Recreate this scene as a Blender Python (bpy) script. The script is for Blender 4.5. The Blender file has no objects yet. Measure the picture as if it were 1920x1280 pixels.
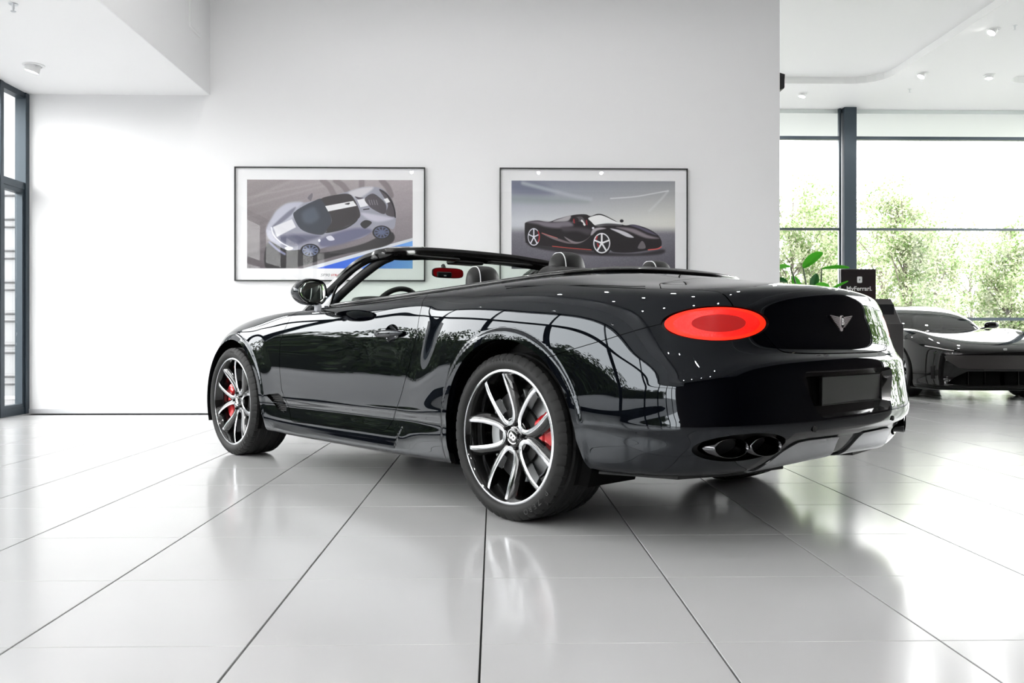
import bpy, math, random
import numpy as np
from mathutils import Vector, Matrix, Euler

random.seed(7)
RNG = np.random.default_rng(11)
PI = math.pi
SC = bpy.context.scene
COL = SC.collection

# ------------------------------------------------------------------ camera
cam_data = bpy.data.cameras.new('camera')
cam_data.sensor_width = 36.0
cam_data.lens = 1592.0 / 1920.0 * 36.0
cam_data.shift_y = -0.00354
cam_data.clip_start = 0.05
cam_data.clip_end = 300
cam = bpy.data.objects.new('camera', cam_data)
COL.objects.link(cam)
cam.location = (0, 0, 0.8097)
cam.rotation_euler = (PI / 2, 0, -0.0215)
SC.camera = cam

# ------------------------------------------------------------------ world, exposure
world = bpy.data.worlds.new('overcast_sky')
SC.world = world
world.use_nodes = True
wn = world.node_tree.nodes
wn['Background'].inputs['Color'].default_value = (1.0, 0.99, 0.985, 1)
wn['Background'].inputs['Strength'].default_value = 5.6
SC.view_settings.view_transform = 'Standard'
SC.view_settings.look = 'None'
SC.view_settings.gamma = 1.0
SC.view_settings.exposure = 0.85
SC.view_settings.use_curve_mapping = False
SC.cycles.use_denoising = True
SC.cycles.max_bounces = 10
SC.cycles.diffuse_bounces = 6
SC.cycles.glossy_bounces = 6
SC.cycles.transparent_max_bounces = 24
SC.cycles.caustics_reflective = False
SC.cycles.caustics_refractive = False
SC.cycles.sample_clamp_indirect = 8.0


def area_light(name, loc, rot, sx, sy, power, color=(1, 1, 1)):
    d = bpy.data.lights.new(name, 'AREA')
    d.shape = 'RECTANGLE'
    d.size = sx
    d.size_y = sy
    d.energy = power
    d.color = color
    o = bpy.data.objects.new(name, d)
    o.location = loc
    o.rotation_euler = rot
    COL.objects.link(o)
    return o


# ------------------------------------------------------------------ materials
MATS = {}


def mat(name, color=(0.8, 0.8, 0.8), rough=0.5, metal=0.0, spec=0.5, coat=0.0, coat_rough=0.03,
        emit=None, emit_strength=0.0, noise=None, bump=None, ior=1.45, sheen=0.0):
    if name in MATS:
        return MATS[name]
    m = bpy.data.materials.new(name)
    m.use_nodes = True
    nt = m.node_tree
    b = nt.nodes['Principled BSDF']
    b.inputs['Base Color'].default_value = (*color, 1)
    b.inputs['Roughness'].default_value = rough
    b.inputs['Metallic'].default_value = metal
    b.inputs['Specular IOR Level'].default_value = spec
    b.inputs['IOR'].default_value = ior
    b.inputs['Coat Weight'].default_value = coat
    b.inputs['Coat Roughness'].default_value = coat_rough
    b.inputs['Sheen Weight'].default_value = sheen
    if emit is not None:
        b.inputs['Emission Color'].default_value = (*emit, 1)
        b.inputs['Emission Strength'].default_value = emit_strength
    if noise is not None:      # (scale, other colour, amount)
        sc, c2, amt = noise
        tc = nt.nodes.new('ShaderNodeTexCoord')
        n = nt.nodes.new('ShaderNodeTexNoise')
        n.inputs['Scale'].default_value = sc
        n.inputs['Detail'].default_value = 5
        r = nt.nodes.new('ShaderNodeValToRGB')
        r.color_ramp.elements[0].position = 0.35
        r.color_ramp.elements[1].position = 0.7
        r.color_ramp.elements[0].color = (*color, 1)
        mixc = [color[i] * (1 - amt) + c2[i] * amt for i in range(3)]
        r.color_ramp.elements[1].color = (*mixc, 1)
        nt.links.new(tc.outputs['Object'], n.inputs['Vector'])
        nt.links.new(n.outputs['Fac'], r.inputs['Fac'])
        nt.links.new(r.outputs['Color'], b.inputs['Base Color'])
    if bump is not None:       # (scale, strength)
        tc = nt.nodes.new('ShaderNodeTexCoord')
        n = nt.nodes.new('ShaderNodeTexNoise')
        n.inputs['Scale'].default_value = bump[0]
        n.inputs['Detail'].default_value = 3
        bp = nt.nodes.new('ShaderNodeBump')
        bp.inputs['Strength'].default_value = bump[1]
        bp.inputs['Distance'].default_value = 0.002
        nt.links.new(tc.outputs['Object'], n.inputs['Vector'])
        nt.links.new(n.outputs['Fac'], bp.inputs['Height'])
        nt.links.new(bp.outputs['Normal'], b.inputs['Normal'])
    MATS[name] = m
    return m


def glass_mat(name, tint=(0.93, 0.97, 0.95), ior=1.5, rough=0.0):
    """thin pane: clear through, mirror by Fresnel"""
    if name in MATS:
        return MATS[name]
    m = bpy.data.materials.new(name)
    m.use_nodes = True
    nt = m.node_tree
    nt.nodes.remove(nt.nodes['Principled BSDF'])
    out = nt.nodes['Material Output']
    tr = nt.nodes.new('ShaderNodeBsdfTransparent')
    tr.inputs['Color'].default_value = (*tint, 1)
    gl = nt.nodes.new('ShaderNodeBsdfGlossy')
    gl.inputs['Roughness'].default_value = rough
    # Schlick's law on |cos|, so that both faces of the pane mirror alike
    geo = nt.nodes.new('ShaderNodeNewGeometry')
    dot = nt.nodes.new('ShaderNodeVectorMath')
    dot.operation = 'DOT_PRODUCT'
    nt.links.new(geo.outputs['Incoming'], dot.inputs[0])
    nt.links.new(geo.outputs['Normal'], dot.inputs[1])

    def op(kind, a_, b_=None):
        n = nt.nodes.new('ShaderNodeMath')
        n.operation = kind
        for i, q in enumerate((a_, b_)):
            if q is None:
                continue
            if isinstance(q, (int, float)):
                n.inputs[i].default_value = q
            else:
                nt.links.new(q, n.inputs[i])
        return n.outputs[0]
    f0 = ((ior - 1) / (ior + 1)) ** 2
    c = op('ABSOLUTE', dot.outputs['Value'])
    p5 = op('POWER', op('SUBTRACT', 1.0, c), 5.0)
    fac = op('ADD', op('MULTIPLY', p5, 1 - f0), f0)
    mx = nt.nodes.new('ShaderNodeMixShader')
    nt.links.new(fac, mx.inputs['Fac'])
    nt.links.new(tr.outputs['BSDF'], mx.inputs[1])
    nt.links.new(gl.outputs['BSDF'], mx.inputs[2])
    nt.links.new(mx.outputs['Shader'], out.inputs['Surface'])
    MATS[name] = m
    return m


# ------------------------------------------------------------------ mesh helpers
def mesh_obj(name, V, F, material=None, parent=None, smooth=False, N=None, loc=None, rot=None, **props):
    """one mesh object; F is a list of index tuples or an (n,3)/(n,4) array; smooth may be an angle in degrees"""
    me = bpy.data.meshes.new(name)
    V = np.asarray(V, float)
    if isinstance(F, np.ndarray):
        F = F.tolist()
    me.from_pydata(V.tolist(), [], F)
    if smooth is not False:
        me.shade_smooth()
        if smooth is not True and N is None:
            me.set_sharp_from_angle(angle=math.radians(smooth))
    if N is not None:
        me.normals_split_custom_set_from_vertices(np.asarray(N, float).tolist())
    if material is not None:
        me.materials.append(material)
    me.update()
    return link(name, me, parent, loc, rot, **props)


def link(name, me, parent=None, loc=None, rot=None, **props):
    o = bpy.data.objects.new(name, me)
    COL.objects.link(o)
    if parent is not None:
        o.parent = parent
    if loc is not None:
        o.location = loc
    if rot is not None:
        o.rotation_euler = rot
    for k, v in props.items():
        o[k] = v
    return o


def empty(name, loc=(0, 0, 0), rotz=0.0, parent=None, **props):
    o = bpy.data.objects.new(name, None)
    o.empty_display_size = 0.1
    COL.objects.link(o)
    o.location = loc
    o.rotation_euler = (0, 0, rotz)
    if parent is not None:
        o.parent = parent
    for k, v in props.items():
        o[k] = v
    return o


class MB:
    """collects shapes into one mesh"""

    def __init__(self):
        self.V = []
        self.F = []

    def add(self, V, F):
        b = len(self.V)
        self.V.extend([tuple(map(float, v)) for v in V])
        self.F.extend([tuple(int(i) + b for i in f) for f in F])
        return self

    def box(self, c, s, rz=0.0, bevel=0.0):
        cx, cy, cz = c
        hx, hy, hz = s[0] / 2, s[1] / 2, s[2] / 2
        ca, sa = math.cos(rz), math.sin(rz)
        if bevel <= 0:
            pts = [(x, y, z) for z in (-hz, hz) for x, y in ((-hx, -hy), (hx, -hy), (hx, hy), (-hx, hy))]
            F = [(3, 2, 1, 0), (4, 5, 6, 7), (0, 1, 5, 4), (1, 2, 6, 5), (2, 3, 7, 6), (3, 0, 4, 7)]
        else:
            b = min(bevel, hx * .99, hy * .99, hz * .99)
            pts = []
            for z, e in ((-hz, b), (-hz + b, 0), (hz - b, 0), (hz, b)):
                for x, y in ((-1, -1), (1, -1), (1, 1), (-1, 1)):
                    k = b
                    xx, yy = x * (hx - e), y * (hy - e)
                    # chamfered corner: two points
                    if x * y > 0:
                        pts += [(x * (hx - e), y * (hy - k - e * .0), z), (x * (hx - k), y * (hy - e), z)]
                    else:
                        pts += [(x * (hx - k), y * (hy - e), z), (x * (hx - e), y * (hy - k), z)]
            F = []
            for r in range(3):
                for i in range(8):
                    j = (i + 1) % 8
                    F.append((r * 8 + i, r * 8 + j, r * 8 + 8 + j, r * 8 + 8 + i))
            F.append(tuple(range(7, -1, -1)))
            F.append(tuple(range(24, 32)))
        P = [(cx + x * ca - y * sa, cy + x * sa + y * ca, cz + z) for x, y, z in pts]
        return self.add(P, F)

    def tube(self, path, r, n=10, cap=True, closed=False):
        path = [np.array(p, float) for p in path]
        m = len(path)
        rr = r if hasattr(r, '__len__') else [r] * m
        V, F = [], []
        prev = None
        for i in range(m):
            if closed:
                t = path[(i + 1) % m] - path[(i - 1) % m]
            else:
                t = path[min(i + 1, m - 1)] - path[max(i - 1, 0)]
            t = t / (np.linalg.norm(t) + 1e-12)
            if prev is None:
                a = np.array([0, 0, 1.0]) if abs(t[2]) < .9 else np.array([1.0, 0, 0])
                u = np.cross(t, a)
            else:
                u = prev - t * np.dot(prev, t)
            u = u / (np.linalg.norm(u) + 1e-12)
            prev = u
            w = np.cross(t, u)
            for k in range(n):
                a = 2 * PI * k / n
                V.append(path[i] + rr[i] * (math.cos(a) * u + math.sin(a) * w))
        L = m if closed else m - 1
        for i in range(L):
            for k in range(n):
                k2 = (k + 1) % n
                i2 = (i + 1) % m
                F.append((i * n + k, i * n + k2, i2 * n + k2, i2 * n + k))
        if cap and not closed:
            F.append(tuple(range(n - 1, -1, -1)))
            F.append(tuple((m - 1) * n + k for k in range(n)))
        return self.add(V, F)

    def lathe(self, prof, n=32, axis='z', c=(0, 0, 0), closed_prof=False, cap=True):
        """prof: (radius, height) pairs"""
        V, F = [], []
        m = len(prof)
        for r, h in prof:
            for k in range(n):
                a = 2 * PI * k / n
                x, y = r * math.cos(a), r * math.sin(a)
                p = {'z': (x, y, h), 'y': (x, h, -y), 'x': (h, x, y)}[axis]
                V.append((p[0] + c[0], p[1] + c[1], p[2] + c[2]))
        L = m if closed_prof else m - 1
        for i in range(L):
            for k in range(n):
                k2 = (k + 1) % n
                i2 = (i + 1) % m
                F.append((i * n + k, i * n + k2, i2 * n + k2, i2 * n + k))
        if not closed_prof and cap:
            if prof[0][0] > 1e-6:
                F.append(tuple(range(n - 1, -1, -1)))
            if prof[-1][0] > 1e-6:
                F.append(tuple((m - 1) * n + k for k in range(n)))
        return self.add(V, F)

    def prism(self, poly, h0, h1, axis='z'):
        """poly in the plane normal to axis: z->(x,y), y->(x,z), x->(y,z)"""
        n = len(poly)
        V = []
        for h in (h0, h1):
            for a, b in poly:
                V.append({'z': (a, b, h), 'y': (a, h, b), 'x': (h, a, b)}[axis])
        F = [tuple(range(n - 1, -1, -1)), tuple(range(n, 2 * n))]
        for i in range(n):
            j = (i + 1) % n
            F.append((i, j, n + j, n + i))
        return self.add(V, F)

    def grid(self, P, closed_u=False, closed_v=False, flip=False):
        """P: array [nu][nv][3]"""
        P = np.asarray(P, float)
        nu, nv = P.shape[:2]
        F = []
        for i in range(nu if closed_u else nu - 1):
            for j in range(nv if closed_v else nv - 1):
                i2, j2 = (i + 1) % nu, (j + 1) % nv
                f = (i * nv + j, i2 * nv + j, i2 * nv + j2, i * nv + j2)
                F.append(f[::-1] if flip else f)
        return self.add(P.reshape(-1, 3), F)

    def build(self, name, material, parent=None, smooth=False, **kw):
        o = mesh_obj(name, self.V, self.F, material, parent, smooth, **kw)
        return o


def fix_normals(o):
    import bmesh
    bm = bmesh.new()
    bm.from_mesh(o.data)
    bmesh.ops.recalc_face_normals(bm, faces=bm.faces)
    bm.to_mesh(o.data)
    bm.free()
    return o


def spline(P, n, closed=False):
    """Catmull-Rom resample of a polyline to n points"""
    P = np.asarray(P, float)
    if closed:
        P = np.vstack([P[-1], P, P[0], P[1]])
    else:
        P = np.vstack([2 * P[0] - P[1], P, 2 * P[-1] - P[-2]])
    m = len(P) - 3
    out = []
    for k in range(n):
        u = k / n * m if closed else k / (n - 1) * m
        i = min(int(u), m - 1)
        t = u - i
        a, b, c, d = P[i:i + 4]
        out.append(.5 * (2 * b + (c - a) * t + (2 * a - 5 * b + 4 * c - d) * t * t + (3 * b - a - 3 * c + d) * t ** 3))
    return np.array(out)

# ================================================================== ROOM
YW = 9.20          # picture wall
XE = 3.12          # its free right end
XL = -5.03         # glazed left wall
ZS = 3.416         # low soffit on the left
XF = -3.05         # fascia between soffit and high ceiling
KR = 16.6 / 13.6
ZC = .8097 + 3.7103 * KR   # high ceiling
YR = 16.6          # window wall on the right
XR = 12.0          # dark display wall far right
YB = -8.0          # wall behind the camera
TP = 0.6141        # tile pitch

M_wall = mat('white_plaster', (0.86, 0.86, 0.865), 0.55, bump=(180, 0.04))
M_ceil = mat('ceiling_paint', (0.88, 0.88, 0.875), 0.6)
M_grey = mat('grey_fascia_paint', (0.88, 0.88, 0.885), 0.55)
M_frame = mat('anthracite_aluminium', (0.040, 0.056, 0.070), 0.35, metal=0.3)
M_glass = glass_mat('window_glass', (0.975, 0.985, 0.985), ior=1.22)
M_steel = mat('brushed_steel', (0.86, 0.87, 0.88), 0.35, metal=1.0, noise=(.6, (0.5, 0.53, 0.56), 0.6))
M_dark_wall = mat('dark_display_wall', (0.022, 0.015, 0.015), 0.5)
M_grout = mat('dark_grout', (0.03, 0.03, 0.03), 0.8)
M_tile = mat('glazed_floor_tile', (0.43, 0.43, 0.43), 0.16, spec=0.5, noise=(1.7, (0.41, 0.41, 0.41), 0.7))
M_white_plastic = mat('white_plastic', (0.85, 0.85, 0.85), 0.35)
M_black_plastic = mat('black_plastic', (0.012, 0.012, 0.013), 0.4)
M_lamp = mat('lamp_glow', (1, 1, 1), 0.4, emit=(1.0, 0.98, 0.95), emit_strength=45.0)


def slab(name, c, s, m, parent=None, kind='structure', **kw):
    b = MB().box(c, s)
    if parent is None:
        kw['kind'] = kind
    return b.build(name, m, parent, **kw)


floor = slab('floor', (3.5, 4.4, -0.03), (17.3, 25.2, 0.03), M_grout)
# tiles: joints along Y are wide and dark, joints along X hair-thin
TX0, TY0 = -0.0343, 2.247
tme = {}


def tile_mesh(w, d):
    key = (round(w, 4), round(d, 4))
    if key not in tme:
        b = MB()
        e = 0.0012
        b.add([(-w / 2, -d / 2, -0.012), (w / 2, -d / 2, -0.012), (w / 2, d / 2, -0.012), (-w / 2, d / 2, -0.012),
               (-w / 2, -d / 2, -e), (w / 2, -d / 2, -e), (w / 2, d / 2, -e), (-w / 2, d / 2, -e),
               (-w / 2 + e, -d / 2 + e, 0), (w / 2 - e, -d / 2 + e, 0), (w / 2 - e, d / 2 - e, 0), (-w / 2 + e, d / 2 - e, 0)],
              [(0, 1, 5, 4), (1, 2, 6, 5), (2, 3, 7, 6), (3, 0, 4, 7), (4, 5, 9, 8), (5, 6, 10, 9), (6, 7, 11, 10), (7, 4, 8, 11), (8, 9, 10, 11)])
        me = bpy.data.meshes.new('tile')
        me.from_pydata(b.V, [], b.F)
        me.materials.append(M_tile)
        tme[key] = me
    return tme[key]


rest = MB()
cand = []
for i in range(-9, 20):
    for k in range(-17, 24):
        x = TX0 + (i + .5) * TP
        y = TY0 + (k + .5) * TP
        if x > XR or x < XL - .3 or y < YB or y > YR:
            continue
        if y > YW and x < XE - .3:
            continue
        zr = .0215 * x + y
        xr = x - .0215 * y
        vis = zr > 1.3 and abs(xr / zr) < .72
        cand.append((0 if vis else 1, zr if vis else abs(y) + abs(x), x, y))
cand.sort()
for n, (nv, _, x, y) in enumerate(cand):
    me = tile_mesh(TP - .0055, TP - .0026)
    if n < 300:
        link('tile', me, floor, (x, y, 0))
    else:
        V = [(v.co.x + x, v.co.y + y, v.co.z) for v in me.vertices]
        rest.add(V, [tuple(p.vertices) for p in me.polygons])
rest.build('distant_tiles', M_tile, floor, kind='stuff')

# picture wall
slab('wall_back', ((XL + XE) / 2, YW + .15, ZC / 2), (XE - XL, .30, ZC), M_wall)
slab('baseboard_back', ((XL + XE) / 2, YW - .006, .025), (XE - XL, .012, .05), mat('satin_skirting', (.74, .75, .77), .35, metal=.25))
# soffit block on the left: low ceiling with its grey fascia
slab('ceiling_soffit', ((XL + XF) / 2 - .206, (YW + YB) / 2, ZS + .05), (XF - XL + .388, YW - YB, .10), mat('soffit_bright_white', (.95, .95, .95), .6))
slab('trim_1', (XF - .006, (YW + YB) / 2, (ZS + ZC) / 2), (.012, YW - YB, ZC - ZS), M_grey)
vent = empty('ventilation_grille', (XF, 8.72, 4.20), label='flat white ventilation cover high on the grey fascia', category='vent')
MB().box((.004, 0, 0), (.008, .32, .56), bevel=.003).build('cover_plate', M_grey, vent)
MB().box((.010, 0, 0), (.004, .27, .51)).build('inner_panel', M_grey, vent)
# high ceiling with two raised trays
def rounded(poly, r, n=6):
    out = []
    L = len(poly)
    for i in range(L):
        p, a, b = np.array(poly[i]), np.array(poly[i - 1]), np.array(poly[(i + 1) % L])
        u = (a - p) / np.linalg.norm(a - p)
        v = (b - p) / np.linalg.norm(b - p)
        for k in range(n + 1):
            t = k / n
            q = (1 - t) ** 2 * (p + u * r) + 2 * t * (1 - t) * p + t * t * (p + v * r)
            out.append(tuple(q))
    return out


import bmesh


def plate_with_holes(name, outer, holes, z, depth, material, kind='structure'):
    """horizontal plate seen from below, with holes that step up by depth"""
    bm = bmesh.new()
    edges = []
    for loop in [outer] + holes:
        vs = [bm.verts.new((x, y, z)) for x, y in loop]
        for a, b in zip(vs, vs[1:] + vs[:1]):
            edges.append(bm.edges.new((a, b)))
    bmesh.ops.triangle_fill(bm, edges=edges, use_beauty=True, use_dissolve=False)
    for loop in holes:
        n = len(loop)
        v0 = [bm.verts.new((x, y, z)) for x, y in loop]
        v1 = [bm.verts.new((x, y, z + depth)) for x, y in loop]
        for i in range(n):
            j = (i + 1) % n
            bm.faces.new((v0[i], v0[j], v1[j], v1[i]))
        bm.faces.new(v1)
    me = bpy.data.meshes.new(name)
    bm.to_mesh(me)
    bm.free()
    me.materials.append(material)
    return link(name, me, kind=kind)


trayA = rounded([(3.76 * KR, -6.5), (5.66 * KR, -6.5), (5.66 * KR, 12.30 * KR), (3.76 * KR, 12.30 * KR)], .65)
trayB = rounded([(7.42 * KR, -6.5), (11.3, -6.5), (11.3, 12.20 * KR), (7.42 * KR, 12.20 * KR)], .35)
plate_with_holes('ceiling', [(XF - .1, YB - .2), (XR + .2, YB - .2), (XR + .2, YR + .3), (XE - .6, YR + .3), (XE - .6, YW + .3), (XF - .1, YW + .3)],
                 [trayA, trayB], ZC, .12, M_ceil)
slab('wall_behind', ((XL + XR) / 2, YB - .1, ZC / 2), (XR - XL + .4, .2, ZC + .3), M_dark_wall)
slab('wall_right', (XR + .1, (YB + 8.8) / 2, ZC / 2), (.2, 8.8 - YB, ZC + .3), M_dark_wall)
slab('wall_side', (XE - .45, (YW + YR) / 2 + .2, ZC / 2), (.3, YR - YW, ZC), M_wall)
slab('wall_roof', (3.5, 4.3, ZC + .45), (17.6, 25.2, .1), M_ceil)


def pane(parent, c, s):
    return MB().box(c, s).build('pane', M_glass, parent)


# ---- window wall at the right, behind the second car
win = empty('window_1', (0, YR, 0), kind='structure')
MB().box((5.735 * KR, 0, ZC / 2), (.200 * KR, .18, ZC), bevel=.006).build('mullion', M_frame, win)
MB().box((5.600 * KR, .05, ZC / 2), (.035 * KR, .07, ZC)).build('mullion', M_frame, win)
MB().box((8.9 * KR, 0, ZC / 2), (.20, .16, ZC), bevel=.006).build('mullion', M_frame, win)
MB().box((11.95, 0, ZC / 2), (.16, .16, ZC), bevel=.006).build('mullion', M_frame, win)
MB().box((2.72 * KR, 0, ZC / 2), (.12, .16, ZC), bevel=.006).build('mullion', M_frame, win)
segs = [(2.78 * KR, 5.583 * KR), (5.835 * KR, 8.80 * KR), (8.99 * KR, 11.87)]
zk = lambda z: .8097 + (z - .8097) * KR
for a, b in segs:
    for z, h in ((zk(4.04), .060), (zk(2.567), .040), (zk(1.114), .060), (.06, .12)):
        MB().box(((a + b) / 2, .04, z), (b - a, .10, h)).build('transom', M_frame, win)
    zz = [.12, zk(1.114), zk(2.567), zk(4.04), ZC]
    for z0, z1 in zip(zz, zz[1:]):
        pane(win, ((a + b) / 2, .05, (z0 + z1) / 2), (b - a, .012, z1 - z0 - .03))
# outside eave that shows as a pale band at the window head
slab('trim_2', (8.5, YR + 1.25, ZC - .03), (16, 2.3, .10), mat('eave_render', (0.80, 0.82, 0.80), .6))
# right flank behind the dark wall: glazing towards the forecourt
win3 = empty('window_3', (XR, 12.7, 0), kind='structure')
for y in (-3.8, -1.3, 1.3, 3.8):
    MB().box((0, y, ZC / 2), (.14, .12, ZC)).build('mullion', M_frame, win3)
for y0, y1 in ((-3.74, -1.36), (-1.24, 1.24), (1.36, 3.74)):
    for z in (.05, 2.567, 4.04):
        MB().box((0, (y0 + y1) / 2, z), (.10, y1 - y0, .06)).build('transom', M_frame, win3)
    pane(win3, (0, (y0 + y1) / 2, ZC / 2), (.012, y1 - y0, ZC))

# ---- glazed left wall
winl = empty('window_2', (XL, 0, 0), kind='structure')
H = ZS
ys = [9.17, 8.70, 6.9, 5.1, 3.3, 1.5, -.3, -2.1, -3.9, -5.7, -7.5]
for n, y in enumerate(ys):
    MB().box((0, y, H / 2), (.12, .06 if n else .07, H), bevel=.004).build('mullion', M_frame, winl)
for y1, y0 in zip(ys, ys[1:]):
    a, b = y0 + .03, y1 - .03
    for z, h in ((H - .03, .06), (2.42, .075), (.035, .07)):
        MB().box((0, (a + b) / 2, z), (.09, b - a, h)).build('transom', M_frame, winl)
    pane(winl, (-.02, (a + b) / 2, 2.92), (.012, b - a, .90))
    sash = MB()
    for y in (a + .022, b - .022):
        sash.box((.005, y, 1.225), (.07, .044, 2.31))
    for z in (.09, 2.36):
        sash.box((.005, (a + b) / 2, z), (.07, b - a - .088, .044))
    sash.build('sash', M_frame, winl)
    pane(winl, (-.02, (a + b) / 2, 1.225), (.012, b - a - .09, 2.25))

# ---- downlights and sprinklers
def downlight(loc, label, group, tilt=0.0, size=1.0, rz=0.0, power=25.0, cone=172):
    o = empty('downlight', loc, rz, label=label, category='ceiling light', group=group)
    r = .075 * size
    MB().lathe([(r * 1.3, 0), (r * 1.3, -.006), (r * 1.0, -.010), (r * .98, 0)], 28, closed_prof=True).build('trim_ring', M_white_plastic, o, smooth=35)
    ca, sa = math.cos(tilt), math.sin(tilt)
    b = MB().lathe([(r * .60, .03), (r * .86, .01), (r * .90, -.062), (r * .78, -.066), (r * .70, -.02), (0.001, -.016)], 28)
    b.V = [(x * ca + z * sa, y, -x * sa + z * ca) for x, y, z in b.V]
    b.build('reflector', M_white_plastic, o, smooth=35)
    b = MB().lathe([(r * .62, -.046), (0.001, -.046)], 20)
    b.V = [(x * ca + z * sa, y, -x * sa + z * ca) for x, y, z in b.V]
    b.build('bulb', M_lamp, o)
    d = bpy.data.lights.new('lamp_beam', 'SPOT')
    d.energy = power
    d.spot_size = math.radians(cone)
    d.spot_blend = .35
    d.shadow_soft_size = .05
    d.color = (1.0, .995, .99)
    l = bpy.data.objects.new('lamp_beam', d)
    l.location = (0, 0, -.085)
    l.parent = o
    COL.objects.link(l)
    return o


def sprinkler(loc, label):
    o = empty('sprinkler_head', loc, label=label, category='sprinkler')
    MB().lathe([(.035, 0), (.033, -.008), (.012, -.010), (.010, -.04), (.006, -.055)], 16).build('body', M_steel, o, smooth=40)
    MB().lathe([(.001, -.058), (.020, -.058), (.020, -.062), (.001, -.062)], 16).build('deflector', M_steel, o, smooth=30)


CG = 'recessed ceiling downlights'
downlight((4.689 * KR, 12.79 * KR, ZC), 'round downlight nearest the free end of the picture wall', CG, .25)
downlight((6.024 * KR, 11.80 * KR, ZC), 'swivelled downlight between the lamp by the wall and the glowing one', CG, .55)
downlight((6.989 * KR, 11.83 * KR, ZC), 'glowing downlight right of the swivelled one above the window', CG, .1)
downlight((6.013 * KR, 10.09 * KR, ZC), 'large swivelled downlight highest in the right ceiling', CG, .6)
downlight((-4.398, 8.213, ZS), 'round downlight in the low white soffit above the left window', CG, .3, power=9.0)
sprinkler((6.208 * KR, 12.54 * KR, ZC), 'small sprinkler head on the ceiling just above the window')
sprinkler((6.194 * KR, 9.963 * KR, ZC), 'small sprinkler head beside the highest downlight')
sprinkler((-3.748, 6.708, ZS), 'small sprinkler head under the left soffit')
# lamps of the hall outside the frame (they make the points of light on the paint)
for i, x in enumerate((-2.2, -.6, 1.2, 2.9)):
    for k, y in enumerate((-4.5, -2.0, .6, 3.2, 5.8)):
        downlight((x, y, ZC), 'downlight of the hall ceiling above the black convertible', 'hall ceiling downlights out of frame')

for y in (5.9, 3.6, 1.3, -1.0, -3.3):  # row of unseen lamps added to brighten the left wall and floor
    downlight((-4.398, y, ZS), 'unseen soffit lamp added to brighten the left wall and floor', 'added soffit lamps out of frame', .3, power=40.0, cone=125)

# loudspeaker at the free end of the picture wall
spk = empty('wall_speaker', (XE, YW + .15, 3.62), label='small black loudspeaker fixed to the end of the picture wall', category='speaker')
b = MB().prism([(0, -.09), (.075, -.065), (.085, .09), (0, .115)], -.07, .07, 'y')
b.build('cabinet', M_black_plastic, spk)
MB().box((.083, 0, .01), (.006, .11, .12)).build('grille', mat('speaker_grille', (.05, .05, .05), .7), spk)
MB().box((-.0, 0, .0), (.02, .05, .10)).build('bracket', M_black_plastic, spk)

# ================================================================== SURFACE TOOLS
def c2spline(P, u):
    """natural cubic spline through rows of P, chord-length knots; u in 0..len-1 (node index space)"""
    P = np.asarray(P, float)
    n = len(P)
    d = np.maximum(np.linalg.norm(np.diff(P, axis=0), axis=1), 1e-4) ** .5
    t = np.concatenate([[0], np.cumsum(d)])
    h = np.diff(t)
    A = np.zeros((n, n))
    B = np.zeros((n, P.shape[1]))
    A[0, 0] = A[-1, -1] = 1
    for i in range(1, n - 1):
        A[i, i - 1] = h[i - 1]
        A[i, i] = 2 * (h[i - 1] + h[i])
        A[i, i + 1] = h[i]
        B[i] = 6 * ((P[i + 1] - P[i]) / h[i] - (P[i] - P[i - 1]) / h[i - 1])
    m = np.linalg.solve(A, B)
    i = np.clip(u.astype(int), 0, n - 2)
    f = (u - i)[:, None]
    hh = h[i][:, None]
    a, b = 1 - f, f
    return a * P[i] + b * P[i + 1] + hh ** 2 / 6 * ((a ** 3 - a) * m[i] + (b ** 3 - b) * m[i + 1])


def sym_spline(P, u):
    """like c2spline, but mirrored in y at both ends so that the curve crosses the centre line square"""
    P = np.asarray(P, float)
    k = 3
    mir = np.array([1, -1, 1.0])
    Q = np.vstack([P[k:0:-1] * mir, P, P[-2:-2 - k:-1] * mir])
    return c2spline(Q, u + k)


def pchip(P, u):
    """shape-keeping cubic across the rings (no overshoot between close rings)"""
    P = np.asarray(P, float)
    n = len(P)
    seg = np.linalg.norm(np.diff(P, axis=0), axis=1)
    d = np.maximum(seg, 1e-4) ** .5
    t = np.concatenate([[0], np.cumsum(d)])
    h = np.diff(t)
    s = np.diff(P, axis=0) / h[:, None]
    m = np.zeros_like(P)
    for i in range(1, n - 1):
        m[i] = (s[i - 1] * h[i] + s[i] * h[i - 1]) / (h[i - 1] + h[i])
    m[0] = s[0]
    m[-1] = s[-1]
    i = np.clip(u.astype(int), 0, n - 2)
    f = (u - i)[:, None]
    hh = h[i][:, None]
    h00, h10, h01, h11 = 2 * f**3 - 3 * f**2 + 1, f**3 - 2 * f**2 + f, -2 * f**3 + 3 * f**2, f**3 - f**2
    return h00 * P[i] + h10 * hh * m[i] + h01 * P[i + 1] + h11 * hh * m[i + 1]


def smin(a, b, k):
    h = np.clip(.5 + .5 * (b - a) / k, 0, 1)
    return b * (1 - h) + a * h - k * h * (1 - h)


def sstep(a, b, x):
    t = np.clip((x - a) / (b - a), 0, 1)
    return t * t * (3 - 2 * t)


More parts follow.
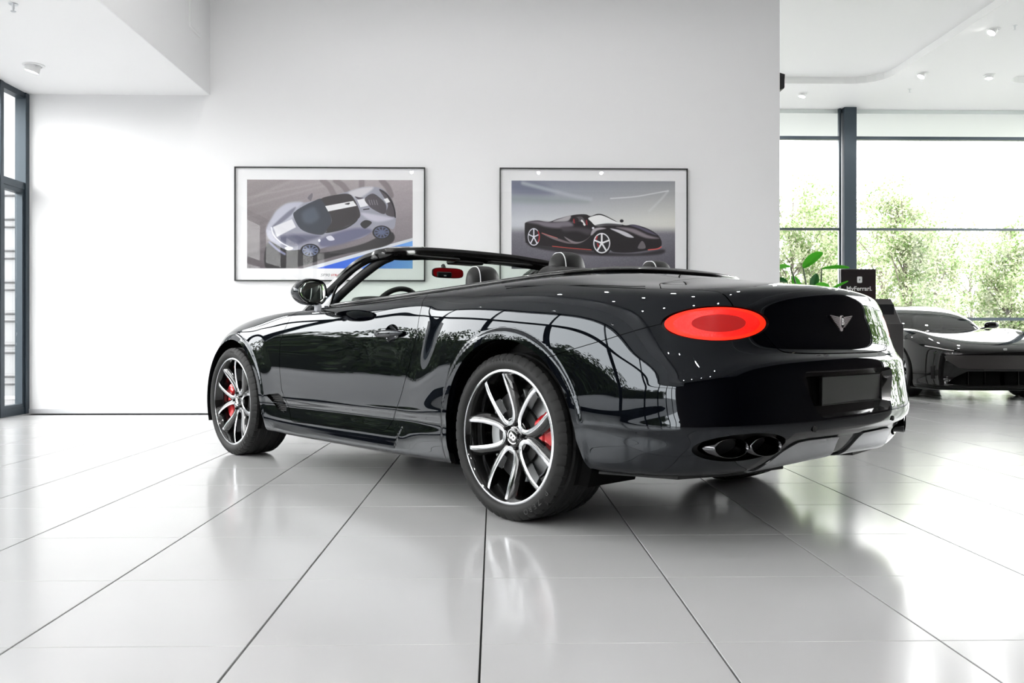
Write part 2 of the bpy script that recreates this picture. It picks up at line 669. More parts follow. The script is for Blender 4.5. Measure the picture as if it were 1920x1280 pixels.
def poly_sdf(P, x, y):
    """signed distance to a closed polygon (negative inside)"""
    P = np.asarray(P, float)
    n = len(P)
    d = np.full(x.shape, 1e9)
    s = np.ones(x.shape)
    for i in range(n):
        a, b = P[i], P[i - 1]
        e = b - a
        wx, wy = x - a[0], y - a[1]
        t = np.clip((wx * e[0] + wy * e[1]) / (e @ e + 1e-12), 0, 1)
        d = np.minimum(d, (wx - e[0] * t) ** 2 + (wy - e[1] * t) ** 2)
        c1, c2, c3 = y >= a[1], y < b[1], e[0] * wy > e[1] * wx
        s = np.where((c1 & c2 & c3) | (~c1 & ~c2 & ~c3), -s, s)
    return s * np.sqrt(d)


def line_sdf(P, x, y):
    """distance to an open polyline, signed by side (left of travel positive)"""
    P = np.asarray(P, float)
    d = np.full(x.shape, 1e9)
    s = np.ones(x.shape)
    for a, b in zip(P[:-1], P[1:]):
        e = b - a
        wx, wy = x - a[0], y - a[1]
        t = np.clip((wx * e[0] + wy * e[1]) / (e @ e + 1e-12), 0, 1)
        dd = np.hypot(wx - e[0] * t, wy - e[1] * t)
        side = np.where(e[0] * wy - e[1] * wx >= 0, 1.0, -1.0)
        s = np.where(dd < d, side, s)
        d = np.minimum(d, dd)
    return s * d


class Tri:
    """triangle mesh with a normal per vertex, cut by scalar fields"""

    def __init__(self, V, N, F):
        self.V, self.N, self.F = np.asarray(V, float), np.asarray(N, float), np.asarray(F, int).reshape(-1, 3)

    def compact(self):
        used = np.unique(self.F)
        mp = np.full(len(self.V), -1)
        mp[used] = np.arange(len(used))
        return Tri(self.V[used], self.N[used], mp[self.F])

    def cut(self, val):
        """split along val = 0; returns (inside val<0, outside)"""
        val = np.where(np.abs(val) < 1e-7, 1e-7, val)
        F = self.F
        s = val[F] < 0
        k = s.sum(1)
        ins, outs = [F[k == 3]], [F[k == 0]]
        V, N = [self.V], [self.N]
        cache = {}
        base = len(self.V)
        newV, newN = [], []

        def mid(a, b):
            key = (a, b) if a < b else (b, a)
            if key not in cache:
                t = val[a] / (val[a] - val[b])
                newV.append(self.V[a] * (1 - t) + self.V[b] * t)
                n = self.N[a] * (1 - t) + self.N[b] * t
                newN.append(n / (np.linalg.norm(n) + 1e-12))
                cache[key] = base + len(newV) - 1
            return cache[key]
        ti, to = [], []
        for f, sf in zip(F[(k == 1) | (k == 2)], s[(k == 1) | (k == 2)]):
            one = sf.sum() == 1
            i = int(np.argmax(sf if one else ~sf))
            a, b, c = f[i], f[(i + 1) % 3], f[(i + 2) % 3]
            p, q = mid(a, b), mid(a, c)
            (ti if one else to).append((a, p, q))
            (to if one else ti).extend([(p, b, c), (p, c, q)])
        if newV:
            V.append(np.array(newV))
            N.append(np.array(newN))
        V, N = np.vstack(V), np.vstack(N)
        if ti:
            ins.append(np.array(ti))
        if to:
            outs.append(np.array(to))
        return Tri(V, N, np.vstack(ins)).compact(), Tri(V, N, np.vstack(outs)).compact()

    def offset(self, d):
        return Tri(self.V + self.N * (d[:, None] if hasattr(d, 'shape') else d), self.N, self.F)

    def boundary(self):
        """directed boundary edges"""
        E = np.vstack([self.F[:, [0, 1]], self.F[:, [1, 2]], self.F[:, [2, 0]]])
        key = {tuple(e) for e in E.tolist()}
        return [e for e in key if (e[1], e[0]) not in key]

    def mirrored(self):
        m = np.array([1, -1, 1.0])
        return Tri(self.V * m, self.N * m, self.F[:, ::-1])

    def build(self, name, material, parent, **kw):
        return mesh_obj(name, self.V, self.F, material, parent, True, N=self.N, **kw)

    def pick(self, mask):
        return Tri(self.V, self.N, self.F[mask]).compact()

    def normals_from_faces(self):
        fn = np.cross(self.V[self.F[:, 1]] - self.V[self.F[:, 0]], self.V[self.F[:, 2]] - self.V[self.F[:, 0]])
        N = np.zeros_like(self.V)
        for i in range(3):
            np.add.at(N, self.F[:, i], fn)
        self.N = N / (np.linalg.norm(N, axis=1)[:, None] + 1e-12)
        return self


def join(*ms):
    V, N, F, b = [], [], [], 0
    for m in ms:
        V.append(m.V)
        N.append(m.N)
        F.append(m.F + b)
        b += len(m.V)
    return Tri(np.vstack(V), np.vstack(N), np.vstack(F))


def skirt(tri, vec, keep=None):
    """wall from the boundary edges of a mesh, moved by vec (array per vertex or one vector)"""
    E = tri.boundary()
    if keep is not None:
        E = [e for e in E if keep(tri.V[e[0]], tri.V[e[1]])]
    idx = sorted({i for e in E for i in e})
    mp = {v: k for k, v in enumerate(idx)}
    A = tri.V[idx]
    Bv = A + (vec[idx] if getattr(vec, 'ndim', 1) == 2 else np.asarray(vec))
    n = len(idx)
    F = []
    for a, b in E:
        F += [(mp[b], mp[a], n + mp[a]), (mp[b], n + mp[a], n + mp[b])]
    t = Tri(np.vstack([A, Bv]), np.zeros((2 * n, 3)), np.array(F).reshape(-1, 3))
    return t.normals_from_faces()


def panel_split(tri, val, gap=.0022):
    """cut a panel out along val=0 with a real joint; returns (inside, outside, sunken joint)"""
    inner, rest = tri.cut(val(tri.V) + gap)
    joint, outer = rest.cut(val(rest.V) - gap)
    return inner, outer, joint.offset(-.007)

# ================================================================== BLACK CONVERTIBLE
CAR_T = math.radians(130.84)
CAR_O = (0.0545 + .955 * math.sin(CAR_T), 3.7556 - .955 * math.cos(CAR_T), 0)
car = empty('convertible_car', CAR_O, CAR_T, label='large gloss black open-top convertible in the middle of the showroom', category='car')

M_paint = mat('black_car_paint', (0.0010, 0.0012, 0.0022), 0.012, spec=0.5, ior=1.50)
M_paint.node_tree.nodes['Principled BSDF'].inputs['Specular Tint'].default_value = (.88, .94, 1.0, 1)
M_gap = mat('panel_joint_black', (0.001, 0.001, 0.001), 0.8, spec=0.1)
M_gloss = mat('gloss_black_trim', (0.004, 0.004, 0.004), 0.12, coat=.6)
M_matt = mat('matt_black_plastic', (0.008, 0.008, 0.008), 0.6)
M_well = mat('wheel_well_liner', (0.004, 0.004, 0.004), 0.9, spec=.1)
M_chrome = mat('polished_chrome', (0.85, 0.86, 0.88), 0.06, metal=1.0)
M_silver = mat('satin_silver', (0.55, 0.56, 0.58), 0.32, metal=1.0)
M_leather = mat('black_leather', (0.010, 0.010, 0.010), 0.42, spec=.4, bump=(260, .25))
M_rubber = mat('tyre_rubber', (0.012, 0.012, 0.012), 0.62, spec=.3)
M_brake_red = mat('brake_red', (0.50, 0.008, 0.012), 0.28, coat=.6)
M_disc = mat('brake_disc_steel', (0.45, 0.46, 0.47), 0.35, metal=1.0)

# rings T0 (cabin opening) .. T11 (under the sill); stations front centre .. rear centre
ST = 'front0 front1 front2 front3 x320 axleF x245 x210 x160 x110 x075 x040 axleR xm35 xm65 rear3 rear2 rear1 rear0'.split()
T = [
 # T0 cabin opening: cowl, door top, tonneau edge
 [(2.24, 0, 1.005), (2.23, .19, 1.005), (2.19, .36, 1.003), (2.14, .49, 1.002), (2.08, .59, 1.002), (2.0, .675, 1.002), (1.91, .745, 1.002), (1.78, .792, 1.004),
  (1.5, .812, 1.013), (1.08, .818, 1.030), (.74, .815, 1.046), (.4, .798, 1.064), (.08, .755, 1.086), (-.13, .655, 1.105), (-.235, .50, 1.116), (-.285, .36, 1.120), (-.31, .23, 1.121), (-.322, .115, 1.121), (-.325, 0, 1.121)],
 # T1 between
 [(2.90, 0, .945), (2.89, .26, .945), (2.82, .48, .945), (2.76, .61, .945), (2.62, .70, .957), (2.46, .76, .968), (2.22, .80, .980), (1.96, .835, .985),
  (1.55, .852, .990), (1.09, .857, 1.004), (.745, .853, 1.022), (.4, .842, 1.044), (.04, .826, 1.064), (-.25, .775, 1.066), (-.45, .665, 1.055), (-.56, .53, 1.053), (-.63, .39, 1.058), (-.665, .20, 1.063), (-.675, 0, 1.065)],
 # T2 shoulder crest / boot lip
 [(3.60, 0, .735), (3.57, .27, .738), (3.48, .52, .755), (3.38, .67, .79), (3.16, .78, .872), (2.85, .832, .925), (2.45, .862, .952), (2.1, .878, .957),
  (1.6, .884, .955), (1.1, .887, .966), (.75, .885, .990), (.4, .884, 1.013), (0, .886, 1.028), (-.35, .874, 1.017), (-.62, .835, .996), (-.80, .745, .985), (-.925, .60, .992), (-1.0, .33, 1.012), (-1.022, 0, 1.021)],
 # T2b just under the boot lip (on the flanks it only follows the surface)
 [(3.635, 0, .70), (3.60, .305, .702), (3.51, .565, .716), (3.40, .725, .748), (3.17, .838, .832), (2.85, .886, .888), (2.45, .900, .905), (2.1, .904, .908),
  (1.6, .904, .905), (1.1, .905, .913), (.75, .904, .938), (.4, .914, .979), (0, .922, .998), (-.35, .914, .984), (-.63, .875, .956), (-.822, .780, .940), (-.952, .616, .950), (-1.028, .333, .978), (-1.046, 0, .988)],
 # T3 upper side
 [(3.68, 0, .66), (3.645, .34, .66), (3.54, .61, .67), (3.42, .775, .70), (3.18, .885, .78), (2.85, .928, .84), (2.45, .930, .845), (2.1, .922, .845),
  (1.6, .918, .84), (1.1, .918, .845), (.75, .918, .87), (.4, .936, .93), (0, .948, .95), (-.35, .940, .93), (-.64, .902, .90), (-.835, .805, .880), (-.975, .625, .885), (-1.042, .335, .90), (-1.06, 0, .905)],
 # T4 widest part of the side / foot of the boot lid
 [(3.725, 0, .55), (3.685, .39, .55), (3.57, .68, .55), (3.42, .845, .56), (3.18, .932, .60), (2.85, .962, .70), (2.45, .948, .66), (2.1, .936, .65),
  (1.6, .930, .64), (1.1, .930, .64), (.75, .934, .66), (.4, .960, .74), (0, .976, .80), (-.35, .968, .78), (-.65, .940, .74), (-.865, .855, .745), (-1.005, .66, .752), (-1.068, .345, .757), (-1.082, 0, .760)],
 # T5 above the door crease / crest of the rear bumper
 [(3.735, 0, .46), (3.695, .40, .46), (3.58, .69, .46), (3.43, .86, .46), (3.19, .945, .46), (2.85, .965, .47), (2.45, .945, .47), (2.1, .934, .46),
  (1.6, .930, .455), (1.1, .930, .455), (.75, .935, .46), (.4, .955, .47), (0, .972, .50), (-.35, .972, .58), (-.65, .955, .62), (-.885, .872, .665), (-1.030, .680, .703), (-1.102, .353, .722), (-1.120, 0, .726)],
 # T5b shoulder of the bumper crest
 [(3.736, 0, .44), (3.696, .40, .44), (3.581, .69, .44), (3.431, .861, .44), (3.191, .946, .44), (2.85, .965, .445), (2.45, .945, .447), (2.1, .934, .440),
  (1.6, .930, .436), (1.1, .931, .436), (.75, .936, .44), (.4, .955, .45), (0, .972, .475), (-.35, .973, .55), (-.65, .957, .585), (-.893, .878, .630), (-1.037, .688, .668), (-1.110, .356, .688), (-1.128, 0, .692)],
 # T6 crease
 [(3.735, 0, .42), (3.695, .40, .42), (3.58, .69, .42), (3.43, .862, .42), (3.19, .947, .42), (2.85, .965, .42), (2.45, .944, .425), (2.1, .933, .42),
  (1.6, .929, .418), (1.1, .930, .418), (.75, .935, .42), (.4, .954, .43), (0, .970, .45), (-.35, .972, .50), (-.65, .958, .50), (-.90, .880, .52), (-1.049, .702, .54), (-1.123, .362, .55), (-1.140, 0, .55)],
 # T7 hollow under the crease
 [(3.72, 0, .37), (3.68, .40, .37), (3.57, .685, .37), (3.42, .855, .37), (3.19, .943, .37), (2.85, .962, .37), (2.45, .940, .388), (2.1, .926, .386),
  (1.6, .922, .386), (1.1, .923, .387), (.75, .928, .39), (.4, .948, .392), (0, .965, .40), (-.35, .970, .46), (-.65, .957, .465), (-.905, .883, .470), (-1.056, .708, .475), (-1.130, .366, .470), (-1.147, 0, .468)],
 # T8 sill top
 [(3.71, 0, .31), (3.67, .40, .31), (3.565, .68, .31), (3.42, .85, .31), (3.19, .94, .32), (2.85, .962, .33), (2.45, .943, .335), (2.1, .932, .333),
  (1.6, .930, .331), (1.1, .931, .332), (.75, .935, .334), (.4, .950, .34), (0, .965, .36), (-.35, .968, .44), (-.65, .949, .437), (-.898, .873, .432), (-1.045, .695, .430), (-1.12, .36, .428), (-1.138, 0, .428)],
 # T9 sill flank
 [(3.69, 0, .25), (3.65, .39, .25), (3.55, .67, .25), (3.41, .84, .25), (3.19, .932, .26), (2.85, .955, .27), (2.45, .944, .265), (2.1, .937, .262),
  (1.6, .936, .262), (1.1, .937, .263), (.75, .940, .265), (.4, .949, .27), (0, .96, .30), (-.35, .958, .36), (-.65, .940, .365), (-.885, .865, .37), (-1.02, .685, .385), (-1.085, .35, .395), (-1.10, 0, .395)],
 # T10 bottom edge
 [(3.66, 0, .20), (3.62, .38, .20), (3.53, .65, .20), (3.40, .81, .20), (3.19, .905, .20), (2.85, .935, .205), (2.45, .930, .207), (2.1, .928, .203),
  (1.6, .930, .203), (1.1, .932, .203), (.75, .934, .204), (.4, .936, .208), (0, .94, .23), (-.35, .935, .27), (-.65, .912, .282), (-.84, .825, .284), (-.96, .65, .290), (-1.02, .33, .304), (-1.035, 0, .310)],
 # T11 under the floor
 [(3.55, 0, .18), (3.5, .34, .18), (3.42, .56, .18), (3.32, .68, .18), (3.15, .76, .18), (2.85, .78, .18), (2.45, .78, .185), (2.1, .78, .185),
  (1.6, .78, .185), (1.1, .78, .185), (.75, .78, .19), (.4, .78, .195), (0, .78, .21), (-.35, .77, .24), (-.62, .74, .265), (-.77, .66, .275), (-.86, .52, .285), (-.90, .27, .300), (-.91, 0, .305)],
]
T = np.array(T)
NS, NR = len(ST), len(T)
su = np.concatenate([np.linspace(i, i + 1, k, endpoint=False) for i, k in enumerate([8, 8, 8, 12, 14, 18, 16, 22, 22, 18, 20, 24, 22, 18, 14, 14, 16, 16])] + [[NS - 1]])
ru = np.concatenate([np.linspace(i, i + 1, k, endpoint=False) for i, k in enumerate([8, 10, 6, 8, 12, 10, 5, 6, 6, 6, 6, 6, 4])] + [[NR - 1]])
ringpts = np.array([sym_spline(T[r], su) for r in range(NR)])          # ring, s, 3
BODY = np.array([pchip(ringpts[:, j], ru) for j in range(len(su))])     # s, r, 3
BODY[0, :, 1] = BODY[-1, :, 1] = 0


def fair(P, n, w=.5, keep_crease=True):
    for _ in range(n):
        Q = P.copy()
        Q[1:-1] += w * (.5 * (P[:-2] + P[2:]) - P[1:-1]) * 1.0
        P = Q
    return P


# a little fairing along and across, ends mirrored in y
mirv = np.array([1, -1, 1.0])
for _ in range(6):
    ext = np.concatenate([BODY[1:2] * mirv, BODY, BODY[-2:-1] * mirv])
    BODY = BODY + .35 * (.5 * (ext[:-2] + ext[2:]) - BODY) * np.array([1, 1, 1.0])
    mid = BODY[:, 1:-1] + .22 * (.5 * (BODY[:, :-2] + BODY[:, 2:]) - BODY[:, 1:-1])
    BODY[:, 1:-1] = mid

def refine(P, k):
    """denser grid by cubic interpolation in both directions"""
    def up(Q):
        n = len(Q)
        u = np.linspace(0, n - 1, (n - 1) * k + 1)
        i = np.clip(u.astype(int), 0, n - 2)
        f = (u - i).reshape(-1, *([1] * (Q.ndim - 1)))
        e = np.concatenate([2 * Q[:1] - Q[1:2], Q, 2 * Q[-1:] - Q[-2:-1]])
        a, b, c, d = e[i], e[i + 1], e[i + 2], e[i + 3]
        return .5 * (2 * b + (c - a) * f + (2 * a - 5 * b + 4 * c - d) * f**2 + (3 * b - a - 3 * c + d) * f**3)
    return np.swapaxes(up(np.swapaxes(up(P), 0, 1)), 0, 1)


BODY = refine(BODY, 2)
# --- haunch: muscle over the rear wheel, its front edge sweeping up from the sill
HL = spline([(.83, .36), (.76, .50), (.69, .64), (.645, .76), (.595, .86), (.52, .945), (.42, .995), (.25, 1.022), (.0, 1.035), (-.35, 1.03), (-.8, 1.02)], 60)
X, Z, Y = BODY[..., 0], BODY[..., 2], BODY[..., 1]
inside = -line_sdf(HL, X, Z)
inside = inside * np.where(line_sdf(HL, np.array([0.0]), np.array([.6]))[0] < 0, 1, -1)
amt = .010 * sstep(-.09, .18, inside) * sstep(-.72, -.05, X) * sstep(.20, .34, Z) * sstep(.62, .76, Y)
BODY[..., 1] += amt
# hollow in the door just ahead of the haunch
amt = .0 * np.exp(-((inside + .07) / .08) ** 2) * sstep(.34, .50, Z) * (1 - sstep(.90, .97, Z)) * sstep(.3, .5, X) * (Y > .7)
BODY[..., 1] -= amt
# front fender: soft swelling round the wheel
rf = np.hypot(X - 2.851, Z - .372)
BODY[..., 1] += .010 * (1 - sstep(.44, .62, rf)) * (Y > .75)
rr = np.hypot(X + .010, Z - .372)
# arch lips: a raised band round both openings
for r_, r0 in ((rf, .426), (rr, .432)):
    band = sstep(r0 + .050, r0 + .034, r_) * (Y > .75) * (Z > .20)
    BODY[..., 1] += .007 * band


def grid_tri(P):
    n, m = P.shape[:2]
    idx = np.arange(n * m).reshape(n, m)
    a, b, c, d = idx[:-1, :-1].ravel(), idx[1:, :-1].ravel(), idx[1:, 1:].ravel(), idx[:-1, 1:].ravel()
    F = np.vstack([np.stack([a, b, c], 1), np.stack([a, c, d], 1)])
    ext = np.concatenate([P[1:2] * mirv, P, P[-2:-1] * mirv])
    du = ext[2:] - ext[:-2]
    dv = np.gradient(P, axis=1)
    N = np.cross(du, dv)
    N = N / (np.linalg.norm(N, axis=2)[..., None] + 1e-12)
    return Tri(P.reshape(-1, 3), N.reshape(-1, 3), F)


body = grid_tri(BODY)
if (body.N[:, 1] * body.V[:, 1]).sum() < 0:
    body = Tri(body.V, -body.N, body.F[:, ::-1])
BODY_FULL = body

# ------------------------------------------------------------------ panels cut out of the shell
def arch(V, xc, r):
    x, z = V[:, 0], V[:, 2]
    d = np.hypot(x - xc, z - .372) - r
    foot = poly_sdf([(xc - r + .002, .40), (xc - r - .075, .20), (xc - r - .085, .0), (xc + r - .03, .0), (xc + r - .015, .25), (xc + r - .001, .40)], x, z)
    d = np.minimum(d, foot)
    return np.where(V[:, 1] > .60, d, 1.0)


DOOR = [(2.127, .956), (2.137, .888), (2.183, .787), (2.180, .618), (2.157, .483), (2.093, .392), (2.052, .335), (2.040, .305), (2.005, .290),
        (1.42, .305), (1.06, .316), (1.0, .318), (.963, .335), (.902, .414), (.842, .514), (.778, .654), (.730, .780), (.712, .870), (.712, .968), (.735, 1.03), (.74, 1.3),
        (1.90, 1.3), (1.95, 1.02), (2.06, .985)]


def door_f(V):
    return np.where(V[:, 1] > .5, poly_sdf(DOOR, V[:, 0], V[:, 2]), 1.0)


LT = np.array([-.568, -.823, 0])                    # lamp: along
LC = np.array([-.9055, .6785, .8655])


def lamp_uv(V):
    D = V - LC
    return D @ LT, D[:, 2] - .02 * (D @ LT)


def ell(u, v, a, b):
    k = np.sqrt((u / a) ** 2 + (v / b) ** 2)
    return (k - 1) * np.minimum(a, b)


def lamp_f(V):
    u, v = lamp_uv(V)
    return np.where((V[:, 1] > .2) & (V[:, 0] < -.5), ell(u, v, .218, .067), 1.0)


LIDW_Z = ([.70, .744, .796, .82, .927, .97, .99], [.455, .478, .503, .522, .632, .640, .646])
LIDW_X = ([-1.1, -.888, -.812, -.722, -.66, -.5], [.63, .645, .690, .738, .765, .80])


def lid_f(V):
    x, y, z = V.T
    w = np.where(z < .985, np.interp(z, *LIDW_Z), np.interp(x, *LIDW_X))
    side = np.abs(y) - w
    bottom = .7455 + .012 * (np.abs(y) / .48) ** 4 - z
    front = x - (-.562 - .03 * (y / .6) ** 2 - .10 * sstep(.60, .80, np.abs(y)))
    d = -smin(-side, -bottom, .05)
    d = np.maximum(d, front)
    return np.where(x < -.3, d, 1.0)


BGAP = [(-.2, .70), (-.338, .742), (-.588, .806), (-.72, .846), (-.776, .862), (-.85, .88), (-1.2, .88)]


def bumper_f(V):
    """negative = rear bumper skin"""
    x, y, z = V.T
    d = -line_sdf(BGAP, x, z)
    s = -1 if (-line_sdf(BGAP, np.array([-.8]), np.array([.5])))[0] > 0 else 1
    d = d * s
    d = np.where(np.abs(y) < .62, np.minimum(d, 1.0), d)
    rear = x + .20
    return np.maximum(d, rear)


PLR = [(.385, .668), (.392, .640), (.330, .525), (.300, .500), (.28, .492), (-.28, .492), (-.300, .500), (-.330, .525), (-.392, .640), (-.385, .668), (-.36, .680), (.36, .680)]


def plate_f(V):
    return np.where(V[:, 0] < -.95, poly_sdf(PLR, V[:, 1], V[:, 2]), 1.0)


EN = np.array([-.918, .397, 0])
ET = np.array([-.397, -.918, 0])
EC = np.array([-1.0, .665, .400])


def exh_f(V):
    D = V - EC
    return np.where((V[:, 0] < -.7) & (V[:, 1] > .3), ell(D @ ET, D[:, 2] - .02 * (D @ ET), .203, .055), 1.0)


DIF = [(.56, .29), (.515, .325), (.455, .374), (.40, .404), (.34, .410), (.12, .408), (-.12, .408), (-.34, .410), (-.40, .404), (-.455, .374), (-.515, .325), (-.56, .29)]


def dif_f(V):
    return np.where(V[:, 0] < -.93, poly_sdf(DIF, V[:, 1], V[:, 2]), 1.0)


VENT = [(2.352, .442), (2.205, .456), (2.188, .452), (2.150, .437), (2.112, .385), (2.104, .348), (2.118, .340), (2.20, .352), (2.235, .365)]


def vent_f(V):
    return np.where(V[:, 1] > .7, poly_sdf(VENT, V[:, 0], V[:, 2]), 1.0)


sh = body
_, sh = sh.cut(arch(sh.V, 2.851, .426))
_, sh = sh.cut(arch(sh.V, -.010, .432))
joints = []
door, sh, j = panel_split(sh, door_f)
joints.append(j)
vent_in, sh = sh.cut(vent_f(sh.V))
lamp_in, sh = sh.cut(lamp_f(sh.V))
lid, sh, j = panel_split(sh, lid_f)
joints.append(j)
bump, sh, j = panel_split(sh, bumper_f, .0016)
joints.append(j)
rec_in, bump = bump.cut(plate_f(bump.V))
exh_in, bump = bump.cut(exh_f(bump.V))
dif_in, bump = bump.cut(dif_f(bump.V))
# dark band between bumper lip and diffuser
band_f = lambda V: np.where((V[:, 0] < -.9) & (np.abs(V[:, 1]) < .62), poly_sdf([(.60, .300), (.50, .40), (.46, .445), (-.46, .445), (-.50, .40), (-.60, .300)], V[:, 1], V[:, 2]), 1.0)
band_in, bump = bump.cut(band_f(bump.V))


def both(t):
    return join(t, t.mirrored())


shell = both(sh).build('body_shell', M_paint, car)
both(join(*joints)).build('panel_joints', M_gap, car, kind='stuff')
def cup_f(V):
    return ell(V[:, 0] - .952, V[:, 2] - .834, .066, .048)


cup, door = door.cut(cup_f(door.V))
kk = np.sqrt(((cup.V[:, 0] - .952) / .066) ** 2 + ((cup.V[:, 2] - .834) / .048) ** 2)
cup = cup.offset(-.030 * (1 - np.clip(kk, 0, 1) ** 2.5)).normals_from_faces()
for t in (door, door.mirrored()):
    d_ = t.build('door', M_paint, car)
    if t is door:
        DOOR_L = d_
    else:
        DOOR_R = d_
for t, dn, s_ in ((cup, DOOR_L, 1), (cup.mirrored(), DOOR_R, -1)):
    t.build('handle_cup', M_paint, dn)
    # bar of the handle: a flattened lozenge bridging the cup
    P = []
    for i in range(25):
        u = -1 + 2 * i / 24
        w = math.sqrt(max(0, 1 - abs(u) ** 3.2))
        row = []
        for k in range(16):
            a = 2 * PI * k / 16
            row.append((.963 + .131 * u, s_ * (.928 + .020 * (1 - u * u) ** .5 + .012 * w * math.cos(a)), .833 - .003 * u + .019 * w * math.sin(a)))
        P.append(row)
    fix_normals(MB().grid(P, closed_v=True).build('door_handle', M_paint, dn, smooth=60))
boot = both(lid).build('boot_lid', M_paint, car)
bumper = both(bump).build('rear_bumper', M_paint, car)
both(band_in).build('bumper_insert', M_gloss, car)

# arch edges turn inwards, dark liners behind
for side in (1, -1):
    for xc, r in ((2.851, .426), (-.010, .432)):
        ring = []
        for k in range(49):
            a = math.radians(-22 + 224 * k / 48)
            ring.append((xc + r * math.cos(a), r * math.sin(a) + .372))
        P = []
        for y, dr in ((.955, .001), (.93, .002), (.90, .03), (.60, .03), (.52, -.10)):
            P.append([(xc + (x - xc) * (1 + dr / r), y * side, .372 + (z - .372) * (1 + dr / r)) for x, z in ring])
        MB().grid(P).build('wheel_well', M_well, car, smooth=40)
lipm = skirt(sh, np.array([0, -.05, 0]), keep=lambda a, b: (abs(math.hypot(a[0] - 2.851, a[2] - .372) - .426) < .004 or abs(math.hypot(a[0] + .01, a[2] - .372) - .432) < .004) and a[1] > .7)
lipb = skirt(bump, np.array([0, -.05, 0]), keep=lambda a, b: a[1] > .7 and a[0] > -.62 and arch(np.array([a]), -.010, .432)[0] < .004)
lips = skirt(sh, np.array([0, -.05, 0]), keep=lambda a, b: a[1] > .7 and a[2] < .45 and a[2] > .2 and (abs(arch(np.array([a]), 2.851, .426)[0]) < .003 or abs(arch(np.array([a]), -.010, .432)[0]) < .003))
lipa = join(lipm, lipb, lips)
for front in (True, False):
    part_ = lipa.pick((lipa.V[lipa.F[:, 0], 0] > 1.4) == front)
    part_.build('arch_lip', M_paint, car)
    part_.mirrored().build('arch_lip', M_paint, car)

# underbody
MB().add([(3.5, -.78, .19), (3.5, .78, .19), (-.35, .76, .25), (-.90, .5, .29), (-.90, -.5, .29), (-.35, -.76, .25)], [(0, 1, 2, 3, 4, 5)]).build('underbody', M_well, car)
# dark tray hanging under the rear bumper
for s in (1, -1):
    b = MB().prism([(-.50, .90), (-.80, .78), (-.93, .60), (-.97, .30), (-.80, .25), (-.45, .35)], 0, .05, 'z')
    b.V = [(x, y * s, .262 + z + .012 * (x < -.85)) for x, y, z in b.V]
    fix_normals(b.build('rear_undertray', M_matt, car))

# ------------------------------------------------------------------ tail lamps
M_lamp_rim = mat('tail_lamp_surround', (0.006, 0.004, 0.004), 0.1, coat=.5)
M_lred = mat('tail_lamp_bright_red', (0.75, 0.01, 0.005), 0.12, emit=(1.0, 0.016, 0.003), emit_strength=.85, coat=.4)
M_lmid = mat('tail_lamp_red', (0.55, 0.008, 0.008), 0.12, emit=(1.0, 0.010, 0.004), emit_strength=.48, coat=.4, bump=(150, .7))
M_ldark = mat('tail_lamp_deep_red', (0.22, 0.004, 0.004), 0.12, emit=(1.0, 0.012, 0.010), emit_strength=.14, coat=.4)
for side in (1, -1):
    lamp = empty('tail_lamp', (0, 0, 0), parent=car, label='oval red tail lamp')
    m = (lambda t: t) if side == 1 else (lambda t: t.mirrored())
    back = lamp_in.offset(-.012)
    m(back).build('lamp_housing', M_lamp_rim, lamp)
    m(skirt(lamp_in, -.012 * lamp_in.N)).build('lamp_bezel', M_lamp_rim, lamp)

    def lens(t, a0, a1, off, name, mt):
        f = lambda a: (lambda V: ell(*lamp_uv(V), .218 * a, .067 * a))
        i, _ = t.cut(f(a1)(t.V))
        if a0 > 0:
            _, i = i.cut(f(a0)(i.V))
        u, v = lamp_uv(i.V)
        rr_ = np.sqrt((u / .218) ** 2 + (v / .067) ** 2)
        i = i.offset(off - .006 * rr_ ** 4)
        m(i).build(name, mt, lamp)
    lens(lamp_in, .80, .945, .001, 'lens_ring', M_lred)
    lens(lamp_in, .50, .80, .0005, 'lens', M_lmid)
    lens(lamp_in, 0, .50, -.001, 'lens_centre', M_ldark)

# ------------------------------------------------------------------ number plate recess
rin = both(rec_in)
mv = np.array([.035, 0, 0])
tap = np.stack([np.full(len(rin.V), .036), -.05 * rin.V[:, 1], -.10 * (rin.V[:, 2] - .585)], 1)
inner = Tri(rin.V + tap, rin.N, rin.F)
inner.build('plate_recess', M_gloss, car)
wallr = skirt(rin, tap, keep=lambda a, b: not (abs(a[1]) < 1e-6 and abs(b[1]) < 1e-6))
wallr.build('recess_wall', M_gloss, car)
pl = empty('number_plate', (0, 0, 0), parent=car)
b = MB().box((0, 0, 0), (.008, .52, .114), bevel=.003)
b.V = [(-1.112 + x - .05 * z, y, .598 + z) for x, y, z in b.V]
b.build('plate', mat('blank_plate_grey', (.011, .010, .010), .40), pl)
b = MB()
for y0, z0, sy, sz in ((0, .0575, .53, .006), (0, -.0575, .53, .006), (.2625, 0, .006, .121), (-.2625, 0, .006, .121)):
    b.box((-1.114 - .05 * z0, y0, .598 + z0), (.012, sy, sz))
b.build('plate_rim', M_gloss, pl)

